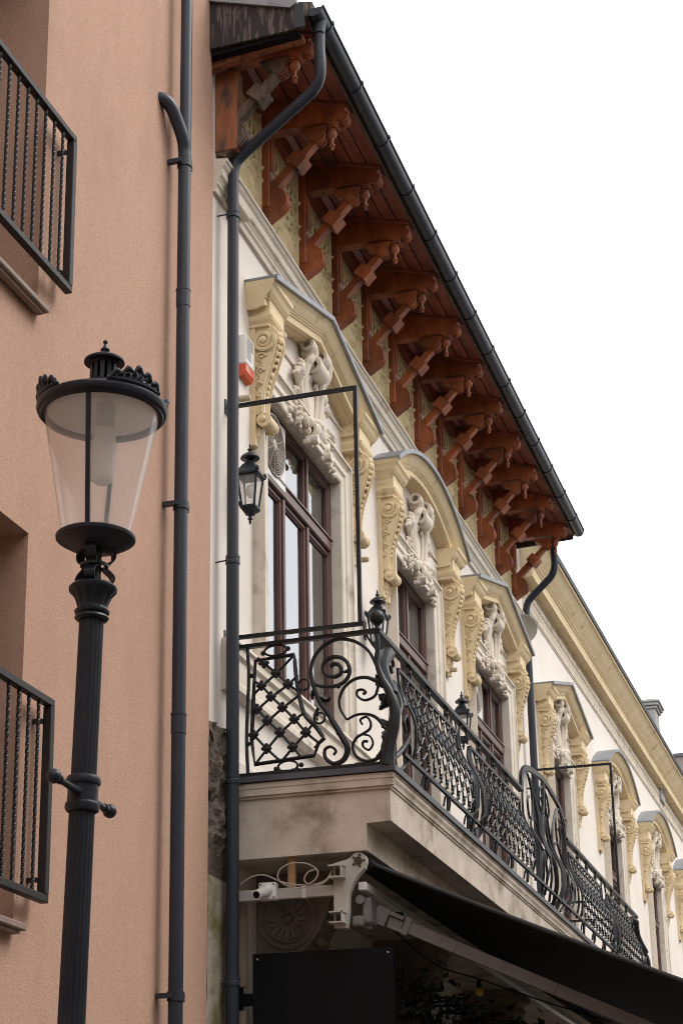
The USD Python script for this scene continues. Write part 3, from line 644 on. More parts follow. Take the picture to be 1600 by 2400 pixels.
# ---- timber eaves
def zs(x): return SO[0][1] + (SO[1][1] - SO[0][1]) * x / SO[1][0]
def bracket(k, y):
    b = part('eave_bracket', house, (0, y, 0), 'weathered grey eave bracket at the gable end' if k == 0 else None)
    m = 'red_wood'; m2 = 'greyed_wood' if k == 0 else 'red_wood'
    w = .068
    obj('post', G().box((.0 if k == 0 else .012, -w, 10.12 if k == 0 else 10.20), (.19 if k == 0 else .115, w, zs(.1) - .06 if k else 10.88), .008), 'orange_wood' if k == 0 else m, b)
    foot = [(.012, 10.10), (.085, 10.07), (.10, 10.085), (.115, 10.12)] + [tuple(p) for p in cr([(.115, 10.12), (.175, 10.135), (.232, 10.175), (.255, 10.235), (.24, 10.30), (.205, 10.345), (.19, 10.395)], 4)] + [(.165, 10.42), (.118, 10.44), (.012, 10.44)]
    obj('foot', G().prism(foot, -.056, .056).prism([(.10, 10.083), (.22, 10.16), (.245, 10.20), (.215, 10.23), (.10, 10.16)], -.062, .062), m2, b)
    g = G()
    for q in (-.042, 0, .042): g.tube(np.array([(x, q, z) for x, z in cr([(.20, 10.15), (.250, 10.19), (.263, 10.24), (.245, 10.31), (.205, 10.36)], 4)]), .011, 5)
    obj('foot_flutes', g, m2, b)
    brace = [(.118, 10.42), (.19, 10.385), (.62, 10.80), (.60, 10.90), (.52, 10.90)]
    obj('brace', G().prism([(.125, 10.44), (.185, 10.385), (.60, 10.815), (.535, 10.83)], -.042, .042), m2, b)
    kc = np.array([.365, 10.61]); d = np.array([.69, .72]); nn = np.array([-d[1], d[0]])
    kp = [tuple(kc + a * d * .062 + c_ * nn * .07) for a, c_ in ((-1, -1), (1, -1), (1, 1), (-1, 1))]
    obj('boss', G().prism(kp, -.078, .078), m2, b)
    cor = [(.38, 10.90), (.40, 10.86), (.47, 10.83), (.50, 10.775)] + [tuple(p) for p in cr([(.50, 10.775), (.545, 10.755), (.585, 10.765), (.605, 10.80), (.60, 10.84), (.625, 10.86), (.64, 10.90)], 4)]
    obj('corbel_beam', G().prism(cor, -.055, .055), m2 if k == 0 else m, b)
    g = G()
    for q in (-.035, 0, .035): g.tube(np.array([(x, q, z) for x, z in cr([(.52, 10.765), (.56, 10.752), (.60, 10.775), (.612, 10.81), (.605, 10.845), (.63, 10.87)], 4)]), .010, 5)
    obj('corbel_flutes', g, m, b)
    beam = [(.076, zs(.076) - .035), (.076, 10.935), (.60, 10.93), (.655, 10.90)] + [tuple(p) for p in cr([(.655, 10.90), (.69, 10.875), (.72, 10.885), (.735, 10.92), (.765, 10.915), (.80, 10.925), (.815, 10.965), (.80, 11.0), (.815, 11.03)], 4)] + [(.82, zs(.82) - .025)]
    obj('beam', G().prism(beam, -.056, .056), m, b)
    g = G()
    for q in (-.045, -.015, .015, .045): g.tube(np.array([(x, q, z) for x, z in cr([(.68, 10.885), (.715, 10.873), (.738, 10.912), (.775, 10.905), (.812, 10.925), (.822, 10.965), (.81, 11.0)], 4)]), .008, 5)
    obj('beam_flutes', g, m, b)
    obj('pendant', G().lathe([(0, -.235), (.012, -.23), (.02, -.215), (.012, -.20), (.026, -.19), (.026, -.18), (.014, -.172), (.017, -.12), (.034, -.105), (.046, -.085), (.047, -.065), (.036, -.05), (.04, -.045), (.04, -.035), (.03, -.03), (.05, -.015), (.05, .0), (0, 0)], (.665, 0, 10.90), 14), m, b, smooth=35)
    obj('post_lining', G().prism([(.1155, 10.88), (.128, 10.88), (.128, 10.55), (.1155, 10.52)], -.045, .045), m, b)
for k, y in enumerate(BY): bracket(k, y)
sof = part('soffit', house)
ed = [0.0, .15, .30, .44, .575, .71, .845]
for a, b in zip(ed[:-1], ed[1:]):
    g = G()
    g.prism([(a + .006, zs(a)), (b - .006, zs(b)), (b - .006, zs(b) + .022), (a + .006, zs(a) + .022)], 11.96, Y1 - .55)
    obj('plank', g, 'soffit_wood', sof)
# small rafters' backing boards between brackets
for k, y in enumerate(BY):
    obj('crown_strip', G().prism([(.0, zs(0) - .004), (.835, zs(.835) - .004), (.835, zs(.835) - .028), (0, zs(0) - .028)], y - .09, y + .09), 'soffit_wood', sof)
obj('wall_plate', G().box((.004, 12.06, 11.10), (.075, Y1 - .56, 11.262), .004), 'soffit_wood', house)
obj('fascia_board', G().prism([(.846, 11.045), (.870, 11.04), (.870, 11.17), (.846, 11.18)], 11.97, Y1 - .55), 'greyed_wood', house)
rf = [(-3.2, 12.42), (.90, 11.20), (.90, 11.225), (-3.2, 12.45)]
obj('roof', G().prism([(-3.4, 12.20), (.0, 11.33), (.88, 11.085), (.905, 11.20), (-3.4, 12.42)], 12.02, Y1 - .5), 'roof_dark', house)
# gable end of the eaves: peeling verge board, zinc cap, orange trim
obj('verge_board', G().prism([(.0, 10.915), (.835, 10.930), (.835, 11.135), (.79, 11.115), (.0, 11.395)], 11.955, 12.0), 'weathered_wood', house)
obj('verge_end_board', G().prism([(.78, 10.925), (.862, 10.925), (.862, 11.15), (.78, 11.15)], 11.935, 11.954), 'gutter_metal', house)
obj('verge_trim', G().prism([(.0, 10.865), (.80, 10.90), (.80, 10.932), (.0, 10.912)], 11.985, 12.06), 'black_fabric', house)
obj('verge_moulding', G().prism([(.0, 10.80), (.30, 10.85), (.60, 10.89), (.81, 10.90), (.81, 10.94), (.0, 10.90)], 12.061, 12.13), 'orange_wood', house)
obj('zinc_verge_cap', G().prism([(.0, 11.385), (.745, 11.125), (.80, 11.16), (.80, 11.20), (.0, 11.60)], 11.93, 12.0), 'zinc', house)
obj('end_boards', G().box((.0, Y1 - .56, 11.06), (.82, Y1 - .52, 11.22), .004), 'red_wood', house)
obj('end_cover', G().prism([(.0, 10.98), (.845, 11.02), (.845, 11.24), (0, 11.5)], Y1 - .519, Y1 - .49), 'roof_dark', house)

# gutter with brackets
gut = part('gutter', house)
gy0, gy1 = 12.0, Y1 - .52
th = np.linspace(math.pi, 2 * math.pi, 15)
gc = np.array([.925, 11.115]); rr = .072
pr = [tuple(gc + rr * np.array([math.cos(t), math.sin(t)])) for t in th] + [(gc[0] + rr, gc[1] + .012), (gc[0] + rr - .006, gc[1] + .012)] + [tuple(gc + (rr - .006) * np.array([math.cos(t), math.sin(t)])) for t in th[::-1]]
obj('trough', G().prism(pr, gy0, gy1), 'gutter_metal', gut, smooth=30)
obj('front_bead', G().tube([(gc[0] + rr + .004, gy0, gc[1] + .01), (gc[0] + rr + .004, (gy0 + gy1) / 2, gc[1] + .01), (gc[0] + rr + .004, gy1, gc[1] + .01)], .011, 8), 'gutter_metal', gut)
for e in (gy0 - .004, gy1 + .004):
    obj('end_cap', G().prism([tuple(gc + (rr + .002) * np.array([math.cos(t), math.sin(t)])) for t in th], e - .006, e + .006), 'gutter_metal', gut)
y = 12.25; k = 0
while y < gy1:
    obj('gutter_strap', G().tube([(gc[0] + (rr + .005) * math.cos(t), y, gc[1] + (rr + .005) * math.sin(t)) for t in th], 1, flat=(.006, .022), up=(0, 1, 0)).box((gc[0] + rr - .004, y - .014, gc[1] + .0), (gc[0] + rr + .02, y + .014, gc[1] + .03)), 'gutter_metal', gut)
    y += .86; k += 1

# exposed rubble and old plaster on the corner of the house
ny, nz = 16, 110
yy, zz = np.meshgrid(np.linspace(Y0 + .0, Y0 + .42, ny), np.linspace(0.0, 5.28, nz), indexing='ij')
nse = meshkit.fbm(np.stack([yy * 9, zz * 9, zz * 0 + 3], -1), 4, 2)
x = .008 + .075 * nse + .03 * (meshkit.noise(np.stack([yy * 16, zz * 14, zz * 0], -1), 4) > .55)
x = np.where(zz < 4.25 + .3 * nse, .03 + .02 * nse, x)
V = np.stack([x, yy, zz], -1).reshape(-1, 3); i, j = np.meshgrid(np.arange(ny - 1), np.arange(nz - 1), indexing='ij')
q = np.stack([i * nz + j, (i + 1) * nz + j, (i + 1) * nz + j + 1, i * nz + j + 1], -1)
qa = q[:, 86:].reshape(-1, 4); qb = q[:, :86].reshape(-1, 4)
obj('exposed_rubble', G().add(V, qa), 'rubble', house); obj('old_plaster_strip', G().add(V, qb), 'old_plaster', house)

# offset downpipe of the cream house
dp2 = thing('downpipe', 'dark grey swan-neck downpipe down the corner of the cream house', 'downpipe', group='dark grey downpipes')
a2y, a2x = 12.34, .115
neck = [(gc[0], 12.13, 11.10), (gc[0], 12.14, 10.98)] + [tuple(p) for p in cr([(gc[0] - .005, 12.15, 10.86), (gc[0] - .005, 12.17, 10.66), (gc[0] - .03, 12.19, 10.56), (gc[0] - .09, 12.21, 10.49)], 6)] + [tuple(p) for p in cr([(a2x + .10, a2y - .01, 10.13), (a2x + .035, a2y, 10.075), (a2x + .005, a2y, 10.0), (a2x, a2y, 9.92)], 6)]
obj('swan_neck', G().tube(neck, .046, 18), 'gutter_metal', dp2, smooth=40)
obj('outlet_funnel', G().lathe([(.046, -.14), (.05, -.13), (.05, -.10), (.062, -.03), (.07, .0)], (gc[0], 12.13, 11.10), 18), 'gutter_metal', dp2, smooth=40)
low = [(a2x, a2y, 9.93), (a2x, a2y, 8.0), (a2x, a2y, 6.6)]
obj('pipe', G().tube(low, .046, 18), 'gutter_metal', dp2, smooth=40)
obj('lower_pipe', G().tube([(a2x, a2y, 6.62), (a2x, a2y, 4), (a2x, a2y, -.1)], .049, 18), 'gutter_metal', dp2, smooth=40)
for zz in (9.58, 6.60, 4.9, 3.45):
    g = G().lathe([(.048, -.03), (.055, -.03), (.055, .0), (.052, .006), (.055, .012), (.055, .035), (.048, .035)], (a2x, a2y, zz), 18)
    g.tube([(-.03, a2y - .07, zz - .03), (.03, a2y - .05, zz - .015), (a2x, a2y - .03, zz)], .006, 6); obj('clamp', g, 'gutter_metal', dp2)

# ------------------------------------------------------------------ second building further along the street
B2Y = 24.56
row = thing('long_pale_building', 'long pale house beyond the timber eaves with deep yellow cornice and grey-roofed hoods', 'building', (0, B2Y, 0), math.radians(-0.43))
B2 = [dict(c=26.62 - B2Y, h=.66, kind='tri', half=1.45), dict(c=31.30 - B2Y, h=.70, kind='arch', half=1.52), dict(c=36.05 - B2Y, h=.70, kind='arch', half=1.55), dict(c=40.8 - B2Y, h=.70, kind='arch', half=1.55), dict(c=45.5 - B2Y, h=.7, kind='tri', half=1.55)]
L2 = 26.0
wl = sg.Polygon([(0, -.12), (L2, -.12), (L2, 11.2), (0, 11.2)])
for w in B2:
    w.update(z0=5.6, tr=7.75, cols=2)
    wl = wl.difference(sg.box(w['c'] - w['h'], w['z0'], w['c'] + w['h'], ZT))
obj('wall', G().prism(wl, -.32, 0.0, 'x'), 'cream_plaster', row)
g = G()
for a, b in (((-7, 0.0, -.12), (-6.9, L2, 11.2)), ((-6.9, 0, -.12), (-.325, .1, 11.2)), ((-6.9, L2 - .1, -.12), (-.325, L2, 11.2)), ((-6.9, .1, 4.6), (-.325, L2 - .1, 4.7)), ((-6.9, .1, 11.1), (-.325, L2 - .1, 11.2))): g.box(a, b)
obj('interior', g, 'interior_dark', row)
for i, w in enumerate(B2): build_window(row, w, 40 + i); build_hood(row, w)
cs = 0.3
prof = [(0, 10.71), (.03, 10.71), (.03, 10.74), (.165, 10.745), (.165, 10.90), (.185, 10.91), (.19, 10.935), (.205, 10.94), (.21, 10.965), (.235, 10.985), (.29, 11.03), (.345, 11.10), (.375, 11.135), (.40, 11.14), (.405, 11.20), (0, 11.3)]
obj('cornice', G().prism(prof, .0, L2), 'yellow_stucco', row)
obj('gutter_edge', G().prism([(.28, 11.205), (.425, 11.18), (.44, 11.235), (.28, 11.26)], -.12, L2), 'flashing_dark', row)
obj('roof', G().prism([(-5.5, 12.9), (.42, 11.24), (.42, 11.26), (-5.5, 13.0)], -.1, L2), 'roof_dark', row)
# chevron band: raised herringbone ribs
g = G(); y = .06
while y < 21.0:
    for z0_, z1_, dy in ((10.36, 10.45, .05), (10.45, 10.54, -.05)):
        g.obox((.018, y, z0_), (.018, y + dy * 1.0, z1_), .026, .02, up=(1, 0, 0))
    y += .062
band = obj('herringbone_band', g, 'pale_trim', row); tag(band, kind='stuff')
g = G(); y = .06
while y < 21.0:
    g.box((.01, y, 10.57), (.035, y + .05, 10.66)); y += .085
band = obj('leaf_band', g, 'pale_trim', row); tag(band, kind='stuff')
obj('band_back', G().box((.0, .0, 10.34), (.0125, L2, 10.699)), 'pale_trim', row)

ch = thing('chimney', 'grey rendered chimney with a capped top above the far roof edge', 'chimney', (0.04, 38.0, 0))
obj('stack', G().box((-.15, -.3, 10.5), (.13, .3, 12.42)), 'chimney_grey', ch)
obj('cap', G().box((-.19, -.34, 12.42), (.17, .34, 12.48), .01).box((-.23, -.38, 12.48), (.21, .38, 12.545), .01).box((-.26, -.41, 12.545), (.24, .41, 12.58), .008).box((-.2, -.35, 12.58), (.18, .35, 12.62), .01), 'chimney_grey', ch)
fb = thing('grey_building', 'dark grey rendered end wall of a taller house at the far right', 'building', (0, 52, 0))
obj('wall', G().box((-1.05, 0, -.12), (.55, 10, 15.05)), 'grey_render', fb)
obj('parapet_cap', G().box((-1.1, -.06, 15.05), (.55, 10.05, 15.14)), 'flashing_dark', fb)
def plain_house(name, label, box, roof_h, m='beige_facade'):
    t = thing(name, label, 'building')
    a, b = box
    obj('wall', G().box(a, b), m, t)
    obj('roof', G().prism([(a[0] - .3, b[2]), (b[0] + .3, b[2]), ((a[0] + b[0]) / 2, b[2] + roof_h)], a[1] - .2, b[1] + .2, 'y'), 'roof_dark', t)
    f = G()
    for zz in np.arange(1.0, b[2] - 2.2, 3.3):
        if a[0] > 5:
            for yy in np.arange(a[1] + 1, b[1] - 1.5, 3.0): f.box((a[0] - .03, yy, zz), (a[0] + .01, yy + 1.3, zz + 1.9))
        else:
            for xx in np.arange(a[0] + 1, b[0] - 1.5, 3.0): f.box((xx, b[1] - .01, zz), (xx + 1.3, b[1] + .03, zz + 1.9))
    obj('windows', f, 'interior_dark', t, kind='stuff')
plain_house('side_building', 'tall plain house across the street, beside the viewer', ((10.5, -45, -.12), (18, 6, 13.0)), 3)
plain_house('opposite_house', 'plain beige two-storey house across the street with dark roof', ((11.5, 6.5, -.12), (19, 44, 8.0)), 3)
plain_house('street_end_block', 'tall plain block closing the far end of the street', ((.6, 52.5, -.12), (11.3, 64, 27.0)), 2)
plain_house('rear_building', 'tall plain house closing the street behind the viewer', ((-8, -40, -.12), (10, -22, 17.0)), 3)
obj('long_wall', G().box((-8, -21.5, -.12), (0.0, -.05, 14.0)), 'pink_stucco', pink)

# third downpipe at the joint of the two houses
dp3 = thing('downpipe', 'dark grey downpipe at the joint between the two pale houses', 'downpipe', group='dark grey downpipes')
pts = [(.55, 24.12, 11.06)] + [tuple(p) for p in cr([(.55, 24.14, 10.9), (.55, 24.16, 10.72), (.50, 24.18, 10.58), (.40, 24.19, 10.48)], 5)] + [tuple(p) for p in cr([(.24, 24.2, 10.34), (.15, 24.2, 10.24), (.115, 24.2, 10.12), (.11, 24.2, 9.98)], 5)]
obj('swan_neck', G().tube(pts, .05, 16), 'gutter_metal', dp3, smooth=40)
obj('pipe', G().tube([(.11, 24.2, 9.99), (.11, 24.2, 7.5), (.11, 24.2, 5.0), (.11, 24.2, -.1)], .05, 16), 'gutter_metal', dp3, smooth=40)
for zz in (9.9, 7.6, 5.6): obj('clamp', G().lathe([(.05, -.03), (.058, -.03), (.058, .03), (.05, .03)], (.11, 24.2, zz), 16).box((-.02, 24.19, zz - .01), (.06, 24.21, zz + .01)), 'gutter_metal', dp3)

ds = thing('satellite_dish', 'round weathered beige dish fixed beside the downpipe joint', 'dish', (-.03, 23.5, 9.62))
pr = [(0.0, .05), (.08, .044), (.155, .017), (.192, -.012), (.196, -.010), (.155, .023), (.08, .052), (0, .058)]
b_ = thing('bowl_group', None, None) if False else None
dn = np.array([.45, -.85, -.28]); dn /= np.linalg.norm(dn); da = np.cross([0, 0, 1.0], dn); da /= np.linalg.norm(da); db = np.cross(dn, da)
gg = G().lathe(pr, (0, 0, 0), 24); v_, f_ = gg.raw(); v_ = v_[:, :1] * da + v_[:, 1:2] * db - v_[:, 2:] * dn + np.array([.22, 0, 0])
obj('bowl', G().add(v_, f_), 'dish_grey', ds, smooth=40)
obj('arm', G().tube([(-.02, .06, -.05), (.1, .06, -.05), (.22, .05, 0)], .018, 8), 'dish_grey', ds)

# ------------------------------------------------------------------ balcony
BY0, BY1 = 12.52, 25.36
ZF = 4.965
bal = thing('balcony', 'long stained plaster balcony slab running along the cream houses', 'balcony')
sec = [(0, 4.36), (1.045, 4.365), (1.05, 4.56), (1.228, 4.566), (1.228, 4.795), (1.236, 4.80), (1.238, 4.815), (1.246, 4.82), (1.25, 4.845), (1.262, 4.868), (1.262, 4.895), (1.268, 4.90), (1.268, 4.915), (0, 4.915)]
g = G(); g.prism(sec, BY0 + .045, BY1)
obj('slab', g, 'slab_plaster', bal)
# mouldings returned on the near end
g = G()
g.box((.0, BY0 + .028, 4.80), (1.246, BY0 + .0449, 4.82)).box((.0, BY0 + .012, 4.82), (1.262, BY0 + .0449, 4.87)).box((.0, BY0 + .006, 4.87), (1.268, BY0 + .0449, 4.914), .004)
obj('end_moulding', g, 'slab_plaster', bal)
obj('flashing', G().box((-.01, BY0 - .012, 4.918), (1.285, BY0 + .03, 4.962)).box((1.25, BY0 + .0301, 4.918), (1.285, BY1, 4.962)).box((0, BY0 + .0301, 4.932), (1.2499, BY1, 4.955)), 'flashing_dark', bal)
# carved corbels under the slab
def corbel(y):
    c = part('corbel', bal, (0, y, 0))
    out = [(0, 4.355), (.66, 4.355), (.66, 4.31)] + [tuple(p) for p in cr([(.66, 4.31), (.60, 4.20), (.555, 4.06), (.49, 3.92), (.39, 3.80), (.27, 3.735), (.12, 3.73), (0, 3.76)], 5)]
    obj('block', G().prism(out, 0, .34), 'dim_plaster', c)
    g = G()
    ol = np.array(out[2:]); g.tube(np.stack([ol[:, 0] - .02, np.full(len(ol), -.002), ol[:, 1] + .015], 1), .022, 6)
    cc = (.25, 4.02)
    for rr_, th_ in ((.215, .018), (.17, .012), (.055, .012)):
        p = circle(cc, rr_, rr_, 28); g.tube(np.stack([p[:, 0], np.full(28, -.004), p[:, 1]], 1), th_, 6, closed=True)
    for t in np.arange(16) * 2 * math.pi / 16:
        g.obox((cc[0] + .06 * math.cos(t), -.004, cc[1] + .06 * math.sin(t)), (cc[0] + .155 * math.cos(t), -.006, cc[1] + .155 * math.sin(t)), .03, .018, up=(0, 1, 0))
    g.ball((cc[0], -.004, cc[1]), .035, 2, (1, .6, 1))
    for k in range(6):
        p = ol[3 + k * 5] if 3 + k * 5 < len(ol) else ol[-1]
        for q in (.09, .17, .25): g.ball((p[0] + .01, q, p[1] - .01), .05, 1, (.8, .9, .8))
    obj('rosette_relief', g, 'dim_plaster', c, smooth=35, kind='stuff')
for y in (13.18, 16.4, 19.9, 23.6): corbel(y)

# ---- ironwork of the near end, drawn in its own plane (x, z)
rail = thing('balcony_railing', 'black wrought iron bowed railing with scrollwork and a raised crest', 'railing')
YS = BY0 + .03
def p3(pts, y=YS): return np.array([(x, y, z) for x, z in pts])
def iron(name, pts, r, n=5, parent=rail, flat=None, sides=6, smooth=35):
    P = cr(pts, n) if n else np.asarray(pts)
    rr_ = r if np.ndim(r) == 0 else np.interp(np.linspace(0, 1, len(P)), np.linspace(0, 1, len(r)), r)
    return obj(name, G().tube(P, rr_, sides), 'black_iron', parent, smooth=smooth)
obj('end_rail', G().obox((-.03, YS, 5.975), (1.17, YS, 5.99), .042, .03), 'black_iron', rail)
obj('end_bottom_bar', G().obox((.0, YS, 4.985), (1.24, YS, 4.985), .03, .022).box((.5, YS - .02, 4.962), (.56, YS + .02, 5.0)).box((.98, YS - .02, 4.962), (1.04, YS + .02, 5.0)), 'black_iron', rail)
obj('wall_plate', G().box((-.005, YS - .03, 5.90), (.008, YS + .03, 6.10)).ball((.02, YS - .02, 5.95), .018, 1), 'black_iron', rail)
iron('end_upright', p3([(.157, 5.974), (.168, 5.754), (.156, 5.45), (.15, 5.239), (.160, 4.98)]), .014)
cart = [(.219, 5.861), (.527, 5.875), (.543, 5.664), (.594, 5.421), (.687, 5.3), (.75, 5.208), (.704, 5.176), (.671, 5.087), (.213, 5.06), (.189, 5.248), (.203, 5.548)]
pp = p3(cart[:2] + [tuple(q) for q in cr(cart[1:6], 4)[1:]] + cart[6:] )
obj('lattice_frame', G().tube(pp, .016, 4, closed=True), 'black_iron', rail)
lat = [[(.237, 5.881), (.292, 5.83), (.386, 5.744), (.479, 5.648), (.55, 5.588)], [(.215, 5.698), (.272, 5.657), (.346, 5.565), (.435, 5.474), (.525, 5.375), (.611, 5.264), (.71, 5.175)], [(.201, 5.51), (.236, 5.479), (.316, 5.383), (.413, 5.283), (.51, 5.163), (.572, 5.083)], [(.189, 5.304), (.207, 5.284), (.308, 5.169), (.409, 5.07)], [(.522, 5.869), (.386, 5.744), (.272, 5.657), (.212, 5.604)], [(.553, 5.713), (.479, 5.648), (.346, 5.565), (.236, 5.479), (.197, 5.435)], [(.558, 5.556), (.435, 5.474), (.316, 5.383), (.207, 5.284), (.189, 5.267)], [(.601, 5.42), (.525, 5.375), (.413, 5.283), (.308, 5.169), (.219, 5.065)], [(.662, 5.327), (.611, 5.264), (.51, 5.163), (.421, 5.068)], [(.742, 5.215), (.672, 5.142)]]
for L in lat: obj('lattice_bar', G().tube(p3(L), .0105, 5), 'black_iron', rail)
for x, z in [(.292, 5.83), (.386, 5.744), (.272, 5.657), (.479, 5.648), (.346, 5.565), (.236, 5.479), (.435, 5.474), (.316, 5.383), (.525, 5.375), (.207, 5.284), (.413, 5.283), (.611, 5.264), (.308, 5.169), (.51, 5.163)]:
    g = G().ball((x, YS - .016, z), .024, 1, (1, .6, 1))
    for t in range(4):
        a = t * math.pi / 2 + math.pi / 4 + .78
        g.ball((x + .026 * math.cos(a), YS - .013, z + .026 * math.sin(a)), .017, 1, (1, .6, 1))
    obj('rosette', g, 'black_iron', rail, smooth=35)
for (c, rx, rz) in (((.379, 5.923), .087, .041), ((.469, 5.025), .075, .041), ((.597, 5.633), .042, .042), ((.715, 5.366), .041, .041)):
    obj('ring', G().tube(p3(circle(c, rx, rz, 20)), .009, 6, closed=True), 'black_iron', rail, smooth=35)
for x, z in [(.189, 5.746), (.16, 5.22), (.28, 5.911), (.477, 5.928), (.377, 5.011), (.571, 5.026), (.93, 5.11), (.862, 5.595)]:
    obj('boss', G().ball((x, YS, z), .019, 2), 'black_iron', rail, smooth=True)
S1 = [(1.174, 5.648), (1.148, 5.738), (1.095, 5.844), (.997, 5.924), (.873, 5.957), (.759, 5.919), (.682, 5.839), (.652, 5.728), (.667, 5.651), (.716, 5.611), (.816, 5.596), (.904, 5.62), (.949, 5.684), (.938, 5.761), (.889, 5.81), (.82, 5.821), (.763, 5.792), (.749, 5.731), (.78, 5.683), (.836, 5.669), (.883, 5.691), (.881, 5.742), (.844, 5.768), (.804, 5.752)]
S2 = [(.652, 5.728), (.666, 5.639), (.715, 5.496), (.776, 5.403), (.812, 5.338), (.884, 5.208), (.925, 5.118), (.893, 5.036), (.819, 5.012), (.758, 5.06), (.753, 5.122), (.796, 5.142), (.836, 5.108), (.817, 5.077)]
S3 = [(1.175, 5.605), (1.145, 5.608), (1.078, 5.639), (.991, 5.636), (.916, 5.588), (.871, 5.505), (.875, 5.418), (.923, 5.333)]
S3b = [(.923, 5.333), (.998, 5.363), (1.084, 5.358), (1.156, 5.317), (1.225, 5.225)]
S4 = [(1.185, 5.61), (1.162, 5.552), (1.136, 5.491), (1.062, 5.467), (1.007, 5.504), (1.008, 5.545), (1.045, 5.549), (1.069, 5.528), (1.048, 5.514)]
S5 = [(1.039, 5.285), (1.025, 5.323), (1.071, 5.34), (1.101, 5.297), (1.094, 5.249), (1.044, 5.217), (.994, 5.191), (.962, 5.127), (.991, 5.052), (1.064, 5.009), (1.149, 5.025), (1.205, 5.085)]
S6 = [(1.038, 5.212), (1.092, 5.194), (1.115, 5.138), (1.084, 5.092), (1.042, 5.12), (1.043, 5.156), (1.077, 5.156)]
for S_, r_ in ((S1, [.012, .014, .014, .015, .017, .016, .018]), (S2, [.015, .020, .026, .018, .012, .010]), (S3, [.02, .013, .012, .009]), (S3b, [.009, .012, .018]), (S4, [.012, .010, .012]), (S5, [.009, .010, .012, .016]), (S6, [.008, .009, .012])):
    iron('scroll', p3(S_), r_)
def leaf(pts, w, y=YS):
    """a flat hammered leaf along a short spine"""
    P = cr(pts, 4); n = len(P); t = np.linspace(0, 1, n); ww = w * np.sin(np.pi * np.clip(t * .9 + .1, 0, 1)) ** .8
    D = np.gradient(P, axis=0); D /= np.linalg.norm(D, axis=1, keepdims=True); N = np.stack([-D[:, 1], D[:, 0]], 1)
    V = []
    for i in range(n):
        e = ww[i] * (1 + .25 * math.sin(i * 2.2))
        for s_, dy in ((-1, .018), (0, -.012), (1, .018)): V.append([P[i, 0] + N[i, 0] * e * s_, y + dy, P[i, 1] + N[i, 1] * e * s_])
        V.append([P[i, 0], y + .012, P[i, 1]])
    F = []
    for i in range(n - 1):
        for a, b in ((0, 1), (1, 2), (2, 3), (3, 0)): F.append([i * 4 + a, i * 4 + b, i * 4 + 4 + b, i * 4 + 4 + a])
    return G().add(V, F)
for sp, w_ in (([(.68, 5.56), (.72, 5.53), (.77, 5.50), (.80, 5.52)], .022), ([(.67, 5.60), (.655, 5.55), (.66, 5.51)], .02), ([(.70, 5.45), (.68, 5.39), (.70, 5.35)], .02), ([(.83, 5.31), (.86, 5.24), (.87, 5.20)], .022), ([(1.21, 5.56), (1.165, 5.60), (1.145, 5.66)], .03), ([(1.245, 5.42), (1.205, 5.47), (1.16, 5.50)], .042), ([(1.235, 5.42), (1.195, 5.42), (1.165, 5.385)], .03), ([(1.24, 5.26), (1.20, 5.28), (1.18, 5.32)], .032), ([(1.23, 5.22), (1.20, 5.20), (1.185, 5.16)], .028), ([(.90, 5.70), (.93, 5.71), (.96, 5.73)], .014)):
    obj('leaf', leaf(sp, w_), 'black_iron', rail, smooth=35)
# corner stem and the leaf-horn beside it
stem = [(1.161, 5.988), (1.170, 5.873), (1.160, 5.75), (1.195, 5.621), (1.245, 5.517), (1.282, 5.39), (1.275, 5.269), (1.246, 5.15), (1.226, 5.05), (1.214, 4.965)]
iron('corner_stem', p3(stem), [.017, .018, .02, .026, .034, .04, .044, .046, .05, .06], 6, sides=10)
obj('foot_flare', G().tube(p3(cr([(1.09, 5.0), (1.15, 5.03), (1.20, 5.10), (1.23, 5.2)], 4)), [.012] * 4 + [.02] * 4 + [.03] * 5, 6), 'black_iron', rail, smooth=35)
obj('corner_ball', G().ball((1.168, YS, 6.092), .057, 3).lathe([(.018, 5.98), (.03, 5.99), (.03, 6.005), (.016, 6.015), (.02, 6.03), (.03, 6.042)], (1.168, YS, 0), 14), 'black_iron', rail, smooth=True)

# front profile: the railing bellies outward between top and floor
FZ = np.array([4.97, 5.05, 5.15, 5.27, 5.40, 5.52, 5.63, 5.75, 5.87, 6.0]); FX = np.array([1.20, 1.225, 1.262, 1.29, 1.292, 1.258, 1.205, 1.168, 1.165, 1.165])
from scipy.interpolate import PchipInterpolator
fx = PchipInterpolator(FZ, FX, extrapolate=True)
def f3(pts): return np.array([(float(fx(min(z, 6.0))) if z < 6.0 else 1.165, y, z) for y, z in pts])
YM = (BY0 + BY1) / 2
def mir(pts, s_): return [(y if s_ > 0 else 2 * YM - y, z) for y, z in pts]
CR0, CR1 = 17.75, 2 * YM - 17.75
obj('handrail', G().obox((1.165, BY0 + .01, 5.99), (1.165, CR0, 5.99), .055, .034), 'black_iron', rail)
obj('handrail', G().obox((1.165, CR1, 5.99), (1.165, BY1, 5.99), .055, .034), 'black_iron', rail)
crest = cr([(CR0, 5.99), (CR0 + .02, 6.06), (CR0 + .05, 6.16), (CR0 + .30, 6.29), (YM - .35, 6.36), (YM, 6.38), (YM + .35, 6.36), (CR1 - .30, 6.29), (CR1 - .05, 6.16), (CR1 - .02, 6.06), (CR1, 5.99)], 4)
obj('crest_rail', G().tube(np.array([(1.165, y, z) for y, z in crest]), 1, flat=(.055, .03), up=(1, 0, 0)), 'black_iron', rail)
obj('bottom_bar', G().obox((1.257, BY0 + .35, 5.13), (1.257, BY1 - .35, 5.13), .026, .03), 'black_iron', rail)
PAN = [(13.12, 15.02), (15.52, CR0 - .12)]
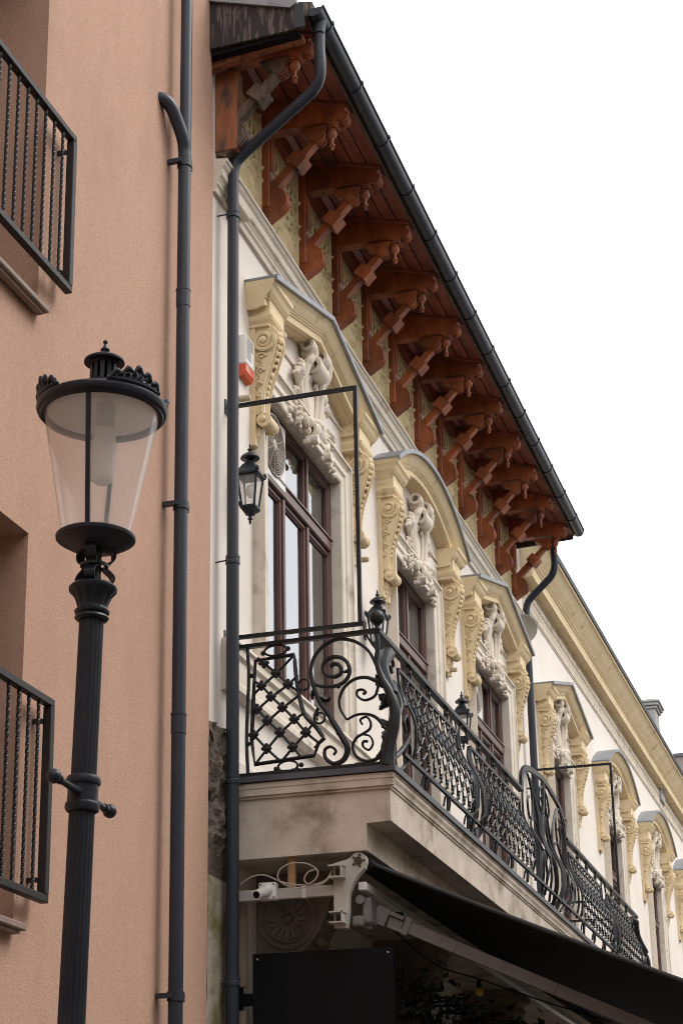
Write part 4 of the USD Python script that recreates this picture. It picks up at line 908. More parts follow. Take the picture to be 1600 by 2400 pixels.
for s_ in (1, -1):
    for a, b in PAN:
        A, B = (a, b) if s_ > 0 else (2 * YM - b, 2 * YM - a)
        obj('panel_bar', G().obox((1.166, A, 5.86), (1.166, B, 5.86), .024, .026), 'black_iron', rail)
        for yy in (A, B): iron('panel_upright', f3([(yy, z) for z in np.linspace(5.13, 5.86, 9)]), .013, 0, sides=5)
        zt_, zb_ = 5.85, 5.14; p = .195; hgt = zt_ - zb_
        k0 = int(math.floor((A - hgt) / p)) ; 
        for sl in (1, -1):
            c0 = A - hgt * (sl > 0) ; n = int((B - A + hgt) / p) + 1
            for k in range(n + 1):
                base = (A - hgt + p * (k + .5)) if sl > 0 else (A + p * (k + .5))
                zz = np.linspace(zb_, zt_, 15); yy = base + sl * (zz - zb_) + .012 * np.sin((zz - zb_) / hgt * 2 * math.pi) * sl
                ok = (yy >= A - 1e-6) & (yy <= B + 1e-6)
                if ok.sum() < 3: continue
                pts = f3(list(zip(yy[ok], zz[ok])))
                g = G().tube(pts + [0.006 * sl, 0, 0], .0078, 5)
                if sl > 0:
                    for m_ in range(10):
                        zk = zb_ + p * (m_ * .5 + .25) 
                        yk = base + (zk - zb_)
                        if A < yk < B and zk < zt_ - .02:
                            xk = float(fx(zk)); g.ball((xk + .004, yk, zk), .017, 1, (.9, .9, 1.5)); g.ball((xk + .01, yk, zk + .03), .010, 0); g.ball((xk + .01, yk, zk - .03), .010, 0)
                obj('lattice_bar', g, 'black_iron', rail)
    # small loops between the handrail and the panels, and hoops at the floor
    for yl in (13.45, 14.05, 14.65, 15.85, 16.45, 17.05):
        y = yl if s_ > 0 else 2 * YM - yl
        g = G()
        for q in (-1, 1): g.tube(np.array([(1.166, y + q * (.03 + .03 * math.cos(t)), 5.925 + .05 * math.sin(t)) for t in np.linspace(0, 2 * math.pi, 15)]), .008, 5)
        g.ball((1.166, y, 5.925), .022, 1)
        obj('rail_loop', g, 'black_iron', rail, smooth=35)
    for yl in (13.55, 14.25, 14.95, 16.0, 16.7, 17.4):
        y = yl if s_ > 0 else 2 * YM - yl
        g = G()
        for q in (-1, 1): g.tube(np.array([(1.235 + .02 * math.sin(t), y + q * (.045 - .045 * math.cos(t)), 4.965 + .15 * math.sin(t / 1.15)) for t in np.linspace(0, math.pi, 11)]), .009, 5)
        obj('floor_hoop', g, 'black_iron', rail, smooth=35)
    # lyre-shaped bundle between the panels
    for q in (-1, 1):
        for e, w_ in ((.03, .016), (.075, .012), (.12, .012), (.17, .011), (.21, .011)):
            yc = 15.27
            L = [(yc + q * .19 * (1 - e), 5.86 - e * .3), (yc + q * (.20 - e * .4), 5.70), (yc + q * (.10 + e * .5), 5.52), (yc + q * (.06 + e * .8), 5.36), (yc + q * (.09 + e * .5), 5.22), (yc + q * (.14 - e * .2), 5.08 + e * .2), (yc + q * (.10 - e * .4), 5.0 + e * .3)]
            iron('lyre_bar', f3(cr(mir(L, s_), 4)) + [.02 * (.2 - e), 0, 0], w_, 0)
        L = [(15.27 + q * .16, 5.86), (15.27 + q * .12, 5.95), (15.27 + q * .02, 5.98)]
        iron('lyre_hoop', f3(cr(mir(L, s_), 5)), .011, 0)
        L = [(15.27 + q * .05, 5.02), (15.27 + q * .16, 5.03), (15.27 + q * .19, 5.14), (15.27 + q * .12, 5.21), (15.27 + q * .07, 5.15), (15.27 + q * .11, 5.11)]
        iron('lyre_scroll', f3(cr(mir(L, s_), 4)) + [.012, 0, 0], .010, 0)
    # corner foliage on the front face
    L1 = [(12.56, 5.62), (12.68, 5.74), (12.78, 5.86), (12.90, 5.92), (12.99, 5.85), (12.93, 5.78), (12.88, 5.82)]
    L2_ = [(12.56, 5.30), (12.72, 5.45), (12.86, 5.60), (12.97, 5.72), (13.04, 5.60), (12.98, 5.52)]
    L3 = [(12.55, 5.02), (12.70, 5.06), (12.83, 5.16), (12.92, 5.30), (12.84, 5.40), (12.76, 5.33), (12.82, 5.27)]
    L4 = [(12.58, 5.16), (12.78, 5.02), (12.96, 5.04), (13.02, 5.16), (12.92, 5.22), (12.88, 5.14)]
    for L, r_ in ((L1, [.02, .012]), (L2_, [.022, .011]), (L3, [.022, .011]), (L4, [.018, .010])):
        iron('corner_scroll', f3(cr(mir(L, s_), 4)), r_, 0)
    L = [(12.56, 5.5), (12.62, 5.66), (12.70, 5.80), (12.80, 5.88), (12.92, 5.90)]
    iron('corner_horn', f3(cr(mir(L, s_), 4)) + [.01, 0, 0], [.03, .038, .045, .06, .02], 0, sides=8)
    # crest: crossing loops, hoops and scrolls
    ye = CR0 + .02
    LL = [([(ye + .05, 5.10), (ye + .10, 5.45), (ye + .02, 5.75), (ye + .06, 6.05), (ye + .30, 6.25), (ye + .52, 6.10), (ye + .50, 5.85), (ye + .34, 5.80), (ye + .28, 5.95), (ye + .38, 6.02)], .013),
          ([(ye + .60, 5.06), (ye + .42, 5.35), (ye + .30, 5.60), (ye + .45, 5.80), (ye + .66, 5.80), (ye + .80, 5.62), (ye + .72, 5.45), (ye + .60, 5.52)], .013),
          ([(YM - .10, 5.02), (YM - .22, 5.30), (YM - .30, 5.55), (YM - .20, 5.85), (YM - .05, 6.10), (YM - .02, 6.34)], .02),
          ([(YM - .05, 5.05), (YM - .14, 5.32), (YM - .16, 5.55), (YM - .08, 5.80), (YM - .01, 5.98)], .014),
          ([(YM - .30, 5.04), (YM - .45, 5.22), (YM - .48, 5.42), (YM - .36, 5.62), (YM - .40, 5.90), (YM - .60, 6.12), (YM - .72, 6.22)], .014),
          ([(YM - .72, 5.06), (YM - .86, 5.28), (YM - .80, 5.46), (YM - .68, 5.40), (YM - .74, 5.32)], .012),
          ([(YM - .55, 5.06), (YM - .62, 5.22), (YM - .54, 5.36), (YM - .46, 5.28)], .010),
          ([(YM - .02, 6.30), (YM - .20, 6.22), (YM - .26, 6.06), (YM - .14, 5.99), (YM - .08, 6.10), (YM - .16, 6.15)], .012)]
    for L, r_ in LL: iron('crest_scroll', f3(cr(mir(L, s_), 5)), r_, 0)
iron('far_stem', np.array([(x, BY1 - .02, z) for x, z in cr(stem, 4)]), [.017, .02, .03, .035, .04], 0, sides=8)
obj('far_end_rail', G().obox((0, BY1 - .02, 5.985), (1.165, BY1 - .02, 5.985), .042, .03), 'black_iron', rail)
for k in range(9): iron('far_end_bar', np.array([(.1 + .12 * k, BY1 - .02, z) for z in (4.97, 5.5, 5.98)]), .009, 0)

# the two thin rectangular iron frames standing out from the wall
def iron_frame(label, y, xo, z0, z1):
    t = thing('iron_frame', label, 'frame', group='thin iron frames')
    obj('top_bar', G().box((-.01, y - .014, z1 - .03), (xo, y + .014, z1)), 'black_iron', t)
    obj('outer_bar', G().box((xo - .03, y - .014, z0 + .0), (xo - .0005, y + .014, z1 - .0305)), 'black_iron', t)
    obj('bottom_bar', G().box((-.01, y - .0135, z0 - .03), (xo + .012, y + .0135, z0)), 'black_iron', t)
    for zz in (z0 - .015, z1 - .015):
        obj('wall_plate', G().box((0, y - .04, zz - .06), (.010, y + .04, zz + .06)).ball((.014, y, zz + .035), .01, 1).ball((.014, y, zz - .04), .01, 1), 'flashing_dark', t)
iron_frame('thin black iron frame in front of the first tall window', 12.50, 1.07, 6.055, 7.975)
iron_frame('thin black iron frame near the far end of the balcony', 24.05, 1.16, 6.02, 7.82)

# ------------------------------------------------------------------ fittings on the wall
def wall_lantern(y, x, z, label):
    t = thing('wall_lantern', label, 'lantern', (x, y, z), 0, 'black wall lanterns by the windows')
    R1, R0, H0, H1 = .112, .072, -.262, .0
    ang = [math.pi / 4 + k * math.pi / 2 for k in range(4)]
    top = [np.array([R1 * math.cos(a), R1 * math.sin(a), H1]) for a in ang]; bot = [np.array([R0 * math.cos(a), R0 * math.sin(a), H0]) for a in ang]
    m = len(ang); g = G()
    for k in range(m):
        g.obox(bot[k], top[k], .014, .014); g.obox(top[k], top[(k + 1) % m], .018, .02); g.obox(bot[k], bot[(k + 1) % m], .016, .016)
    obj('cage', g, 'lamp_iron', t)
    for k in range(m):
        a, b, c, d = bot[k] * .96, bot[(k + 1) % m] * .96, top[(k + 1) % m] * .96, top[k] * .96
        a[2] = b[2] = H0; c[2] = d[2] = H1
        obj('pane', G().add([a, b, c, d], [[0, 1, 2, 3]]), 'lantern_glass', t)
    def sq(prof):
        P4 = G()
        V = [[r * math.cos(a), r * math.sin(a), z] for r, z in prof for a in ang]; n_ = len(prof)
        F = [[i * 4 + q, i * 4 + (q + 1) % 4, i * 4 + 4 + (q + 1) % 4, i * 4 + 4 + q] for i in range(n_ - 1) for q in range(4)] + [[0, 3, 2, 1], [4 * n_ - 4, 4 * n_ - 3, 4 * n_ - 2, 4 * n_ - 1]]
        return P4.add(V, F)
    obj('roof', sq([(.11, -.006), (.138, .002), (.138, .016), (.10, .055), (.066, .10), (.050, .112)]).lathe([(.05, .105), (.040, .13), (.027, .138), (.026, .152)], (0, 0, 0), 14), 'lamp_iron', t)
    g = G()
    for a in ang: g.ball((.130 * math.cos(a), .130 * math.sin(a), .03), .016, 1, (1, 1, 1.6))
    obj('roof_ornament', g, 'lamp_iron', t)
    obj('cap', G().lathe([(.026, .145), (.072, .152), (.078, .160), (.066, .180), (.032, .205), (.014, .217), (.012, .225), (.022, .235), (.011, .246), (.006, .254), (.010, .262), (.004, .285), (0, .288)], (0, 0, 0), 18), 'lamp_iron', t, smooth=35)
    obj('base', sq([(.088, -.252), (.092, -.268), (.076, -.285), (.04, -.31)]).lathe([(.045, -.30), (.038, -.318), (.016, -.325), (.011, -.34), (.020, -.348), (.020, -.356), (.009, -.364), (.012, -.378), (.004, -.40), (0, -.403)], (0, 0, 0), 12), 'lamp_iron', t, smooth=35)
    obj('bulb', G().ball((0, 0, -.12), .035, 2, (1, 1, 1.6)), 'frosted_bulb', t, smooth=True)
    obj('wall_arm', G().tube(cr([(-x - .01, 0, -.10), (-x * .7, 0, -.2), (-x * .3, 0, -.29), (0, 0, -.31)], 5), .011, 8).box((-x - .005, -.04, -.2), (-x + .012, .04, -.02), .004), 'lamp_iron', t)
wall_lantern(12.68, .135, 7.42, 'black wall lantern beside the first tall window, next to the downpipe')
wall_lantern(16.36, .135, 7.45, 'black wall lantern just behind the ball on the railing corner')
wall_lantern(19.85, .135, 7.42, 'black wall lantern behind the handrail, left of the third window')
al = thing('alarm_box', 'white siren box with orange strobe under the first window hood', 'alarm', (0, 12.875, 8.475))
g = G().box((0, -.10, .0), (.07, .105, .27), .010); obj('housing', g, 'white_plastic', al)
g = G()
for i in range(9):
    for j in range(12):
        if i > 5 and j < 6: continue
        g.box((.0702, -.085 + i * .018, .05 + j * .017), (.0712, -.085 + i * .018 + .010, .05 + j * .017 + .009))
obj('speaker_holes', g, 'grille_dark', al)
g = G().prism([(.0, -.002), (.068, -.002), (.066, -.06), (.045, -.095), (.0, -.11)], -.096, .10); obj('strobe', g, 'orange_plastic', al)
for i, (y, z, lb) in enumerate(((13.47, 7.84, 'white fan unit with round grille set in the top of the first window'), (21.10, 7.84, 'white fan unit with round grille set in the top of the third window'))):
    t = thing('fan_unit', lb, 'air conditioner', (-.115, y, z), 0, 'fan units in the windows')
    obj('case', G().box((0, -.02, 0), (.09, .60, .62), .015), 'white_plastic', t)
    obj('grille_disc', G().lathe([(0, .0), (.265, .0), (.265, .006), (0, .006)], (.0905, .27, .33), 28, 'x'), 'grille_dark', t)
    g = G()
    for r_ in np.arange(.05, .27, .022):
        p = circle((.27, .33), r_, r_, 28); g.tube(np.stack([np.full(28, .1), p[:, 0], p[:, 1]], 1), .0028, 4, closed=True)
    for a in np.arange(12) * math.pi / 6: g.obox((.1, .27 + .05 * math.cos(a), .33 + .05 * math.sin(a)), (.1, .27 + .26 * math.cos(a), .33 + .26 * math.sin(a)), .004, .006, up=(1, 0, 0))
    p = circle((.27, .33), .272, .272, 32); g.tube(np.stack([np.full(32, .097), p[:, 0], p[:, 1]], 1), .010, 5, closed=True)
    g.ball((.1, .27, .33), .05, 2, (.25, 1, 1))
    obj('grille', g, 'cable_pale', t)
for y, z, lb in ((16.12, 7.97, 'short pale pipe stub above the lantern at the railing corner'), (19.72, 7.93, 'short pale pipe stub above the lantern left of the third window'), (12.72, 8.13, 'small pale carved stub beside the lantern by the downpipe')):
    t = thing('wall_stub', lb, 'pipe stub', (0, y, z), 0, 'pipe stubs on the wall')
    obj('stub', G().lathe([(0, -.01), (.028, -.01), (.028, .10), (.022, .125), (0, .13)], (0, 0, 0), 12, 'x'), 'wall_stub', t, smooth=35)

# ------------------------------------------------------------------ awning, sign, camera under the balcony
AY = 12.66
def Q(x, z): return (x * .974 + .1196, z * .974 + .0416)
aw = thing('awning', 'black folding-arm awning with white brackets below the balcony', 'awning')
a0, a1 = np.array([1.0, AY, 4.295]), np.array([5.3, AY, 2.475])
dirv = (a1 - a0) / np.linalg.norm(a1 - a0); nrm = np.array([-dirv[2], 0, dirv[0]])
AYE = 25.0
ny, nx = 14, 30; V = []
for i in range(nx):
    for j in range(ny):
        p = a0 + (a1 - a0) * i / (nx - 1); y = AY + .06 + (AYE - AY - .06) * j / (ny - 1)
        sag = -.05 * math.sin(math.pi * i / (nx - 1)) * (1 - .25 * math.cos(j * .9)); V.append([p[0], y, p[2] + sag + .02])
F = [[i * ny + j, (i + 1) * ny + j, (i + 1) * ny + j + 1, i * ny + j + 1] for i in range(nx - 1) for j in range(ny - 1)]
V2 = [[x, y, z - .004] for x, y, z in V]
g = G().add(V, F).add(V2, [f[::-1] for f in F]); obj('fabric', g, 'black_fabric', aw, smooth=True)
obj('fabric_hem', G().tube([V[i * ny] for i in range(nx)], .016, 6), 'fabric_hem', aw)
obj('roller', G().lathe([(0, 0), (.052, 0), (.055, .02), (.055, AYE - AY - .1), (0, AYE - AY - .1)], (a0[0], AY - .01, a0[2] - .002), 18, 'y'), 'black_fabric', aw, smooth=35)
obj('torsion_bar', G().box((.955, AY - .02, 4.098), (1.012, AYE, 4.155), .004), 'white_plastic', aw)
fbx = a1; obj('front_bar', G().box((a1[0] - .05, AY + .1, a1[2] - .08), (a1[0] + .03, AYE, a1[2] + .03), .01), 'arm_metal', aw)
# end bracket: plate with two square sockets and a round boss
pl = sg.Polygon([(.69, 3.885), (.785, 3.885), (.80, 3.99)] + [tuple(p) for p in cr([(.80, 4.00), (.805, 4.10), (.83, 4.19), (.875, 4.26), (.93, 4.315)], 4)] + [(.93, 4.40), (.86, 4.415), (.80, 4.385), (.69, 4.36)])
pl = pl.union(sg.Point(.88, 4.368).buffer(.062)).difference(sg.box(.705, 4.255, .765, 4.325)).difference(sg.box(.705, 3.925, .765, 3.985))
pl = sg.Polygon([Q(*p) for p in pl.exterior.coords], [[Q(*p) for p in r.coords] for r in pl.interiors])
obj('end_bracket', G().prism(pl, AY - .08, AY - .02), 'white_metal', aw)
g = G()
for z in (4.242, 4.327, 3.912, 3.987): g.box((*[Q(.675, z)[0]], AY - .16, Q(0, z)[1]), (Q(.785, 0)[0], AY - .0805, Q(0, z)[1] + .010))
for z in (4.2525, 3.9225): g.box((Q(.766, 0)[0], AY - .16, Q(0, z)[1]), (Q(.778, 0)[0], AY - .0805, Q(0, z + .074)[1]))
obj('bracket_socket', g, 'white_metal', aw)
g = G().lathe([(0, -.0), (.03, 0), (.03, .012), (0, .012)], (Q(.88, 0)[0], AY - .088, Q(0, 4.368)[1]), 16, 'y')
for a in np.arange(5) * 2 * math.pi / 5: g.lathe([(0, 0), (.009, 0), (.009, .004), (0, .004)], (Q(.88, 0)[0] + .042 * math.cos(a), AY - .084, Q(0, 4.368)[1] + .042 * math.sin(a)), 8, 'y')
obj('boss_screws', g, 'grille_dark', aw)
# shoulder, elbow and arm
sh = np.array([.93, AY + .16, 4.10])
obj('shoulder', G().box((.90, AY - .01, 3.845), (.98, AY + .16, 3.92), .012).box((.96, AY + .04, 3.87), (1.03, AY + .22, 4.055), .014).tube([(.96, AY + .0, 4.035), (.96, AY + .1, 4.035), (.96, AY + .2, 4.035)], .032, 12).tube([(.985, AY + .12, 3.84), (.985, AY + .12, 3.95), (.985, AY + .12, 4.05)], .026, 12), 'arm_metal', aw)
b0 = np.array([1.025, AY + .22, 3.957]); b1 = np.array([3.48, AY + .9, 2.84]); ad = (b1 - b0) / np.linalg.norm(b1 - b0)
g = G().obox(b0 - ad * .02, b0 + ad * .075, .075, .13); 
for s_ in (-1, 1): g.obox(b0 + ad * .075 + [0, 0, s_ * .048], b0 + ad * .2 + [0, 0, s_ * .048], .07, .028)
g.obox(b0 + ad * .2, b0 + ad * .245, .075, .128); g.obox(b0 + ad * .09, b0 + ad * .19, .022, .05)
obj('elbow_fork', g, 'arm_metal', aw)
obj('arm', G().obox(b0 + ad * .245, b0 + ad * .60, .05, .085).obox(b0 + ad * .603, b0 + ad * 1.35, .05, .085).obox(b0 + ad * 1.353, b1, .05, .085), 'arm_metal', aw)
obj('arm_cap', G().box(b0 + ad * .17 + [-.03, -.03, .06], b0 + ad * .17 + [.03, .03, .085], .008), 'black_fabric', aw)

bm = thing('support_beam', 'rust-stained white steel beam carrying the awning bracket', 'beam')
obj('beam', G().box((-.02, 12.60, 4.064), (.79, 12.65, 4.142), .003), 'white_metal', bm)
obj('hanger', G().box((.44, 12.61, 4.143), (.495, 12.64, 4.365), .002), 'rusty_steel', bm)
obj('tape', G().box((.55, 12.596, 4.061), (.58, 12.654, 4.145)), 'white_plastic', bm)
cc = thing('security_camera', 'white bullet camera on a square box under the balcony', 'camera', (.30, 12.53, 4.111))
obj('junction_box', G().box((-.055, .0, -.06), (.075, .068, .065), .006), 'white_plastic', cc)
g = G()
for x, z in ((-.04, .05), (.06, .05), (.06, -.045), (-.04, -.045)): g.lathe([(0, 0), (.008, 0), (.008, .003), (0, .003)], (x, .0, z), 8, 'y')
obj('screw', g, 'grille_dark', cc)
obj('mount', G().ball((.015, -.01, .01), .04, 2, (1, .7, 1)), 'white_plastic', cc, smooth=True)
q0, q1 = np.array([.01, -.02, 0.0]), np.array([-.012, -.17, -.055])
obj('barrel', G().tube([q0, q0 + (q1 - q0) * .5, q1], .035, 16), 'white_plastic', cc, smooth=35)
obj('lens', G().tube([q1 - (q1 - q0) * .02, q1 + (q1 - q0) * .012], .026, 14), 'black_panel', cc)
obj('hood', G().tube([q0 + (q1 - q0) * .55 + [0, 0, .006], q1 + (q1 - q0) * .06 + [0, 0, .006]], [.042, .042], 16), 'white_plastic', cc) if False else None
cab = thing('cable', 'loose looped pale cable hanging from the balcony to the awning bracket', 'cable')
obj('strand', G().tube(cr([(Q(a, 0)[0], b - .33, Q(0, d)[1]) for a, b, d in [(-.02, 12.88, 4.25), (.08, 12.88, 4.30), (.18, 12.88, 4.30), (.30, 12.88, 4.245), (.42, 12.88, 4.215), (.55, 12.88, 4.21), (.64, 12.88, 4.235), (.69, 12.88, 4.30)]], 6), .006, 6), 'cable_pale', cab)
obj('loop', G().tube(cr([(Q(a, 0)[0], b - .33, Q(0, d)[1]) for a, b, d in [(.69, 12.87, 4.27), (.62, 12.87, 4.21), (.50, 12.87, 4.19), (.38, 12.87, 4.20), (.285, 12.87, 4.255), (.29, 12.87, 4.33), (.38, 12.87, 4.375), (.50, 12.87, 4.365), (.58, 12.87, 4.31), (.57, 12.87, 4.25), (.51, 12.87, 4.215), (.48, 12.87, 4.25), (.51, 12.87, 4.30), (.57, 12.87, 4.32)]], 6), .0055, 6), 'cable_pale', cab)
sgn = thing('hanging_sign', 'plain black rectangular sign board sticking out below the awning', 'sign')
obj('board', G().box((.13, 12.72, 2.2), (1.18, 12.80, 3.70), .006), 'black_panel', sgn)
g = G()
for x, z in ((.17, 3.66), (1.14, 3.66)): g.ball((x, 12.718, z), .008, 1)
obj('screw', g, 'white_metal', sgn)
obj('wall_bracket', G().box((-.02, 12.73, 3.34), (.129, 12.79, 3.42)).box((-.01, 12.66, 3.30), (.012, 12.86, 3.48)), 'black_panel', sgn)
ps = thing('drain_pipe', 'short pale plastic pipe standing below the white beam', 'pipe', (.05, 12.74, 0))
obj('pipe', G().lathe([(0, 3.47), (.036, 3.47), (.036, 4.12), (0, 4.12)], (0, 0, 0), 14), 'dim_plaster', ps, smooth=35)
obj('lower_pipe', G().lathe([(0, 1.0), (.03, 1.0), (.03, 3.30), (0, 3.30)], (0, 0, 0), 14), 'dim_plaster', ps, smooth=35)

# shop front in the shade below: pilaster with scroll capital, ivy, string of bulbs
sf = thing('shop_front', 'dark timber shop front with panelled doors in the shade under the awning', 'shop front')
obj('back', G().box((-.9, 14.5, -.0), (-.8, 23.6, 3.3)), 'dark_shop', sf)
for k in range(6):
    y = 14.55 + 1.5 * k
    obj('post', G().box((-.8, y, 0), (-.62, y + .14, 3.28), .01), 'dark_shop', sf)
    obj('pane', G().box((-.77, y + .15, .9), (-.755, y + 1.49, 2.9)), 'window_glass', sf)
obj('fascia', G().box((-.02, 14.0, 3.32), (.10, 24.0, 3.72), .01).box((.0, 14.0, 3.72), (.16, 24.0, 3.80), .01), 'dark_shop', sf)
pil = thing('pilaster', 'dim plaster pilaster with a scrolled capital behind the black sign', 'pilaster', (0, 14.05, 0))
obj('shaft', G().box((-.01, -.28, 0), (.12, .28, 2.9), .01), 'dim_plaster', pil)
g = G()
for q in (-1, 1):
    sp = [(.13 + .004 * t, q * (.20 + (.15 - .0085 * t) * math.cos(t * .42)), 3.10 + (.15 - .0085 * t) * math.sin(t * .42)) for t in range(16)]
    g.tube(sp, np.linspace(.05, .022, 16), 8)
    g.tube(cr([(.10, q * .30, 2.9), (.20, q * .36, 3.05), (.24, q * .38, 3.22), (.20, q * .34, 3.3)], 5), .045, 8)
g.box((-.01, -.42, 3.28), (.24, .42, 3.36), .012)
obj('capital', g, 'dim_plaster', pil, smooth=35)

iv = thing('ivy', 'dark leafy garland hanging under the awning by the string of bulbs', 'plant')
r_ = np.random.default_rng(11); V, F = [], []
def leafq(p, s):
    a = r_.normal(size=3); a /= np.linalg.norm(a); b = np.cross(a, r_.normal(size=3)); b /= np.linalg.norm(b); c_ = np.cross(a, b)
    k = len(V); V.extend([p - a * s, p + b * s * .6 + c_ * s * .15, p + a * s, p - b * s * .6 + c_ * s * .15]); F.append([k, k + 1, k + 2, k + 3])
stem_pts = []
for k in range(46):
    t = k / 45; base = np.array([.45 + 1.1 * t + .25 * math.sin(k * 1.7), 13.7 + 4.6 * t, 3.75 - .30 * t])
    n = r_.integers(14, 34); L = r_.uniform(.15, .7)
    for j in range(n):
        u = r_.uniform(0, 1); leafq(base + r_.normal(size=3) * [.13, .13, .05] + [0, 0, -L * u * u], r_.uniform(.025, .06))
    stem_pts.append(base + [0, 0, .02])
obj('leaves', G().add(np.array(V), F), 'ivy', iv, kind=None)
obj('vine', G().tube(cr(stem_pts, 3), .012, 5), 'ivy', iv)
st = thing('string_lights', 'black festoon cable with coloured bulbs hung under the awning arm', 'lights')
cab_pts = cr([(1.02, 13.3, 3.92), (1.25, 13.65, 3.70), (1.52, 14.0, 3.62), (1.9, 14.5, 3.50), (2.3, 15.1, 3.40)], 8)
obj('wire', G().tube(cab_pts, .006, 5), 'black_fabric', st)
for (x, y, z), m in (((1.50, 13.98, 3.62), 'yellow_bulb'), ((.98, 14.3, 3.40), 'red_bulb')):
    b = part('bulb', st, (x, y, z))
    obj('socket', G().lathe([(0, 0), (.012, 0), (.018, -.02), (.02, -.06), (0, -.06)], (0, 0, 0), 10), 'black_fabric', b)
    obj('globe', G().ball((0, 0, -.09), .034, 2), m, b, smooth=True)

# ------------------------------------------------------------------ street lamp
LX, LY = 1.966, 5.783
lean = .0215
lamp = UsdGeom.Xform.Define(stage, numbered('/World/street_lamp'))
base = np.array([LX, LY, 0.0]) - rgt * lean * 4.094
ax = rgt * lean + np.array([0, 0, 1.0]); ax /= np.linalg.norm(ax); ay_ = np.cross(ax, [1, 0, 0]); ay_ /= np.linalg.norm(ay_); ax_ = np.cross(ay_, ax)
rz = math.radians(17)
c_, s_ = math.cos(rz), math.sin(rz); e1 = ax_ * c_ + ay_ * s_; e2 = -ax_ * s_ + ay_ * c_
lamp.AddTransformOp().Set(Gf.Matrix4d(*e1, 0, *e2, 0, *ax, 0, *base, 1))
lamp = tag(lamp, 'black cast iron street lamp with a tapered glass lantern before the pink wall', 'street lamp').GetPrim()
HA_ = [0, 2.95, 3.20, 3.80, 3.94, 4.16, 4.63, 4.824, 4.93]; HB_ = [0, 3.027, 3.277, 3.79, 3.905, 4.095, 4.61, 4.81, 4.912]
def lob(name, g, m, parent, **k):
    v, f = g.raw(); v = v.copy(); v[:, 2] = np.interp(v[:, 2], HA_, HB_)
    return obj(name, (v, f), m, parent, **k)
R = .0455
lob('post', G().lathe([(.16, 0), (.16, .12), (.13, .16), (.12, .7), (.10, .78), (.07, .86), (.062, .9), (R + .006, .95), (R + .004, 1.2), (R + .002, 2.2), (R, 3.0), (R - .001, 3.795)], (0, 0, 0), 72, flute=(.95, 3.80, 18, .11)), 'lamp_iron', lamp, smooth=50)
g = G().lathe([(.050, 3.0), (.058, 3.005), (.062, 3.018), (.060, 3.03), (.054, 3.036), (.054, 3.095), (.060, 3.10), (.063, 3.112), (.058, 3.125), (.050, 3.13)], (0, 0, 0), 32)
lob('ladder_collar', g, 'lamp_iron', lamp, smooth=35)
def knob(sgn, L):
    d = np.array([math.cos(math.radians(75.7)), math.sin(math.radians(75.7)), 0]) * sgn
    g = G().tube([d * .045 + [0, 0, 3.065], d * .085 + [0, 0, 3.065], d * L + [0, 0, 3.065]], [.020, .013, .011], 12)
    g.tube([d * (L - .045) + [0, 0, 3.065], d * (L - .03) + [0, 0, 3.065]], .016, 12)
    g.ball(d * (L + .012) + [0, 0, 3.065], .026, 2); return g
lob('ladder_rest', knob(-1, .25), 'lamp_iron', lamp, smooth=35); lob('ladder_rest', knob(1, .25), 'lamp_iron', lamp, smooth=35)
lob('capital', G().lathe([(.046, 3.79), (.056, 3.792), (.062, 3.80), (.058, 3.812), (.054, 3.815), (.062, 3.822), (.064, 3.832), (.056, 3.842), (.055, 3.85), (.060, 3.87), (.070, 3.90), (.080, 3.915), (.087, 3.925), (.088, 3.94), (.078, 3.952), (.050, 3.965), (.02, 3.97), (0, 3.97)], (0, 0, 0), 64, flute=(3.845, 3.918, 12, .10)), 'lamp_iron', lamp, smooth=40)
for k, a in enumerate((math.radians(264), math.radians(24), math.radians(144))):
    d = np.array([math.cos(a), math.sin(a), 0]); P = []
    for r_, z in cr([(.02, 4.115), (.055, 4.12), (.072, 4.10), (.066, 4.07), (.045, 4.05), (.040, 4.03), (.062, 4.01), (.072, 3.99), (.064, 3.968), (.04, 3.962)], 4): P.append(d * r_ + [0, 0, z])
    lob('lantern_bracket', G().tube(P, 1, flat=(.008, .040), up=np.array([-d[1], d[0], 0])), 'lamp_iron', lamp, smooth=35)
lob('bracket_tie', G().lathe([(.040, 4.035), (.052, 4.035), (.052, 4.047), (.040, 4.047)], (0, 0, 0), 20), 'lamp_iron', lamp)
lob('lantern_spigot', G().lathe([(.028, 3.96), (.026, 4.0), (.026, 4.12), (.035, 4.14)], (0, 0, 0), 14), 'lamp_iron', lamp, smooth=35)
lob('lantern_base', G().lathe([(0, 4.10), (.05, 4.105), (.10, 4.125), (.138, 4.15), (.146, 4.158), (.147, 4.168), (.138, 4.174), (.125, 4.176), (0, 4.17)], (0, 0, 0), 40), 'lamp_iron', lamp, smooth=35)
lob('lantern_glass', G().lathe([(.1255, 4.177), (.215, 4.615)], (0, 0, 0), 48), 'lantern_glass', lamp, smooth=True)
for a in (math.radians(264), math.radians(84)):
    d = np.array([math.cos(a), math.sin(a), 0]); tn = np.array([-d[1], d[0], 0])
    lob('glass_strut', G().obox(d * .131 + [0, 0, 4.172], d * .221 + [0, 0, 4.62], .017, .012, up=d), 'lamp_iron', lamp)
lob('lantern_rim', G().lathe([(.209, 4.612), (.222, 4.604), (.228, 4.606), (.232, 4.614), (.240, 4.618), (.246, 4.63), (.244, 4.642), (.232, 4.652), (.215, 4.654), (.209, 4.63)], (0, 0, 0), 56), 'lamp_iron', lamp, smooth=35)
lob('reflector', G().lathe([(.206, 4.622), (.15, 4.645), (.09, 4.665), (.045, 4.675), (0, 4.678)], (0, 0, 0), 40), 'white_plastic', lamp, smooth=True)
lob('lantern_roof', G().lathe([(.232, 4.652), (.18, 4.672), (.12, 4.695), (.085, 4.71), (.060, 4.722), (.055, 4.725)], (0, 0, 0), 44), 'lamp_iron', lamp, smooth=35)
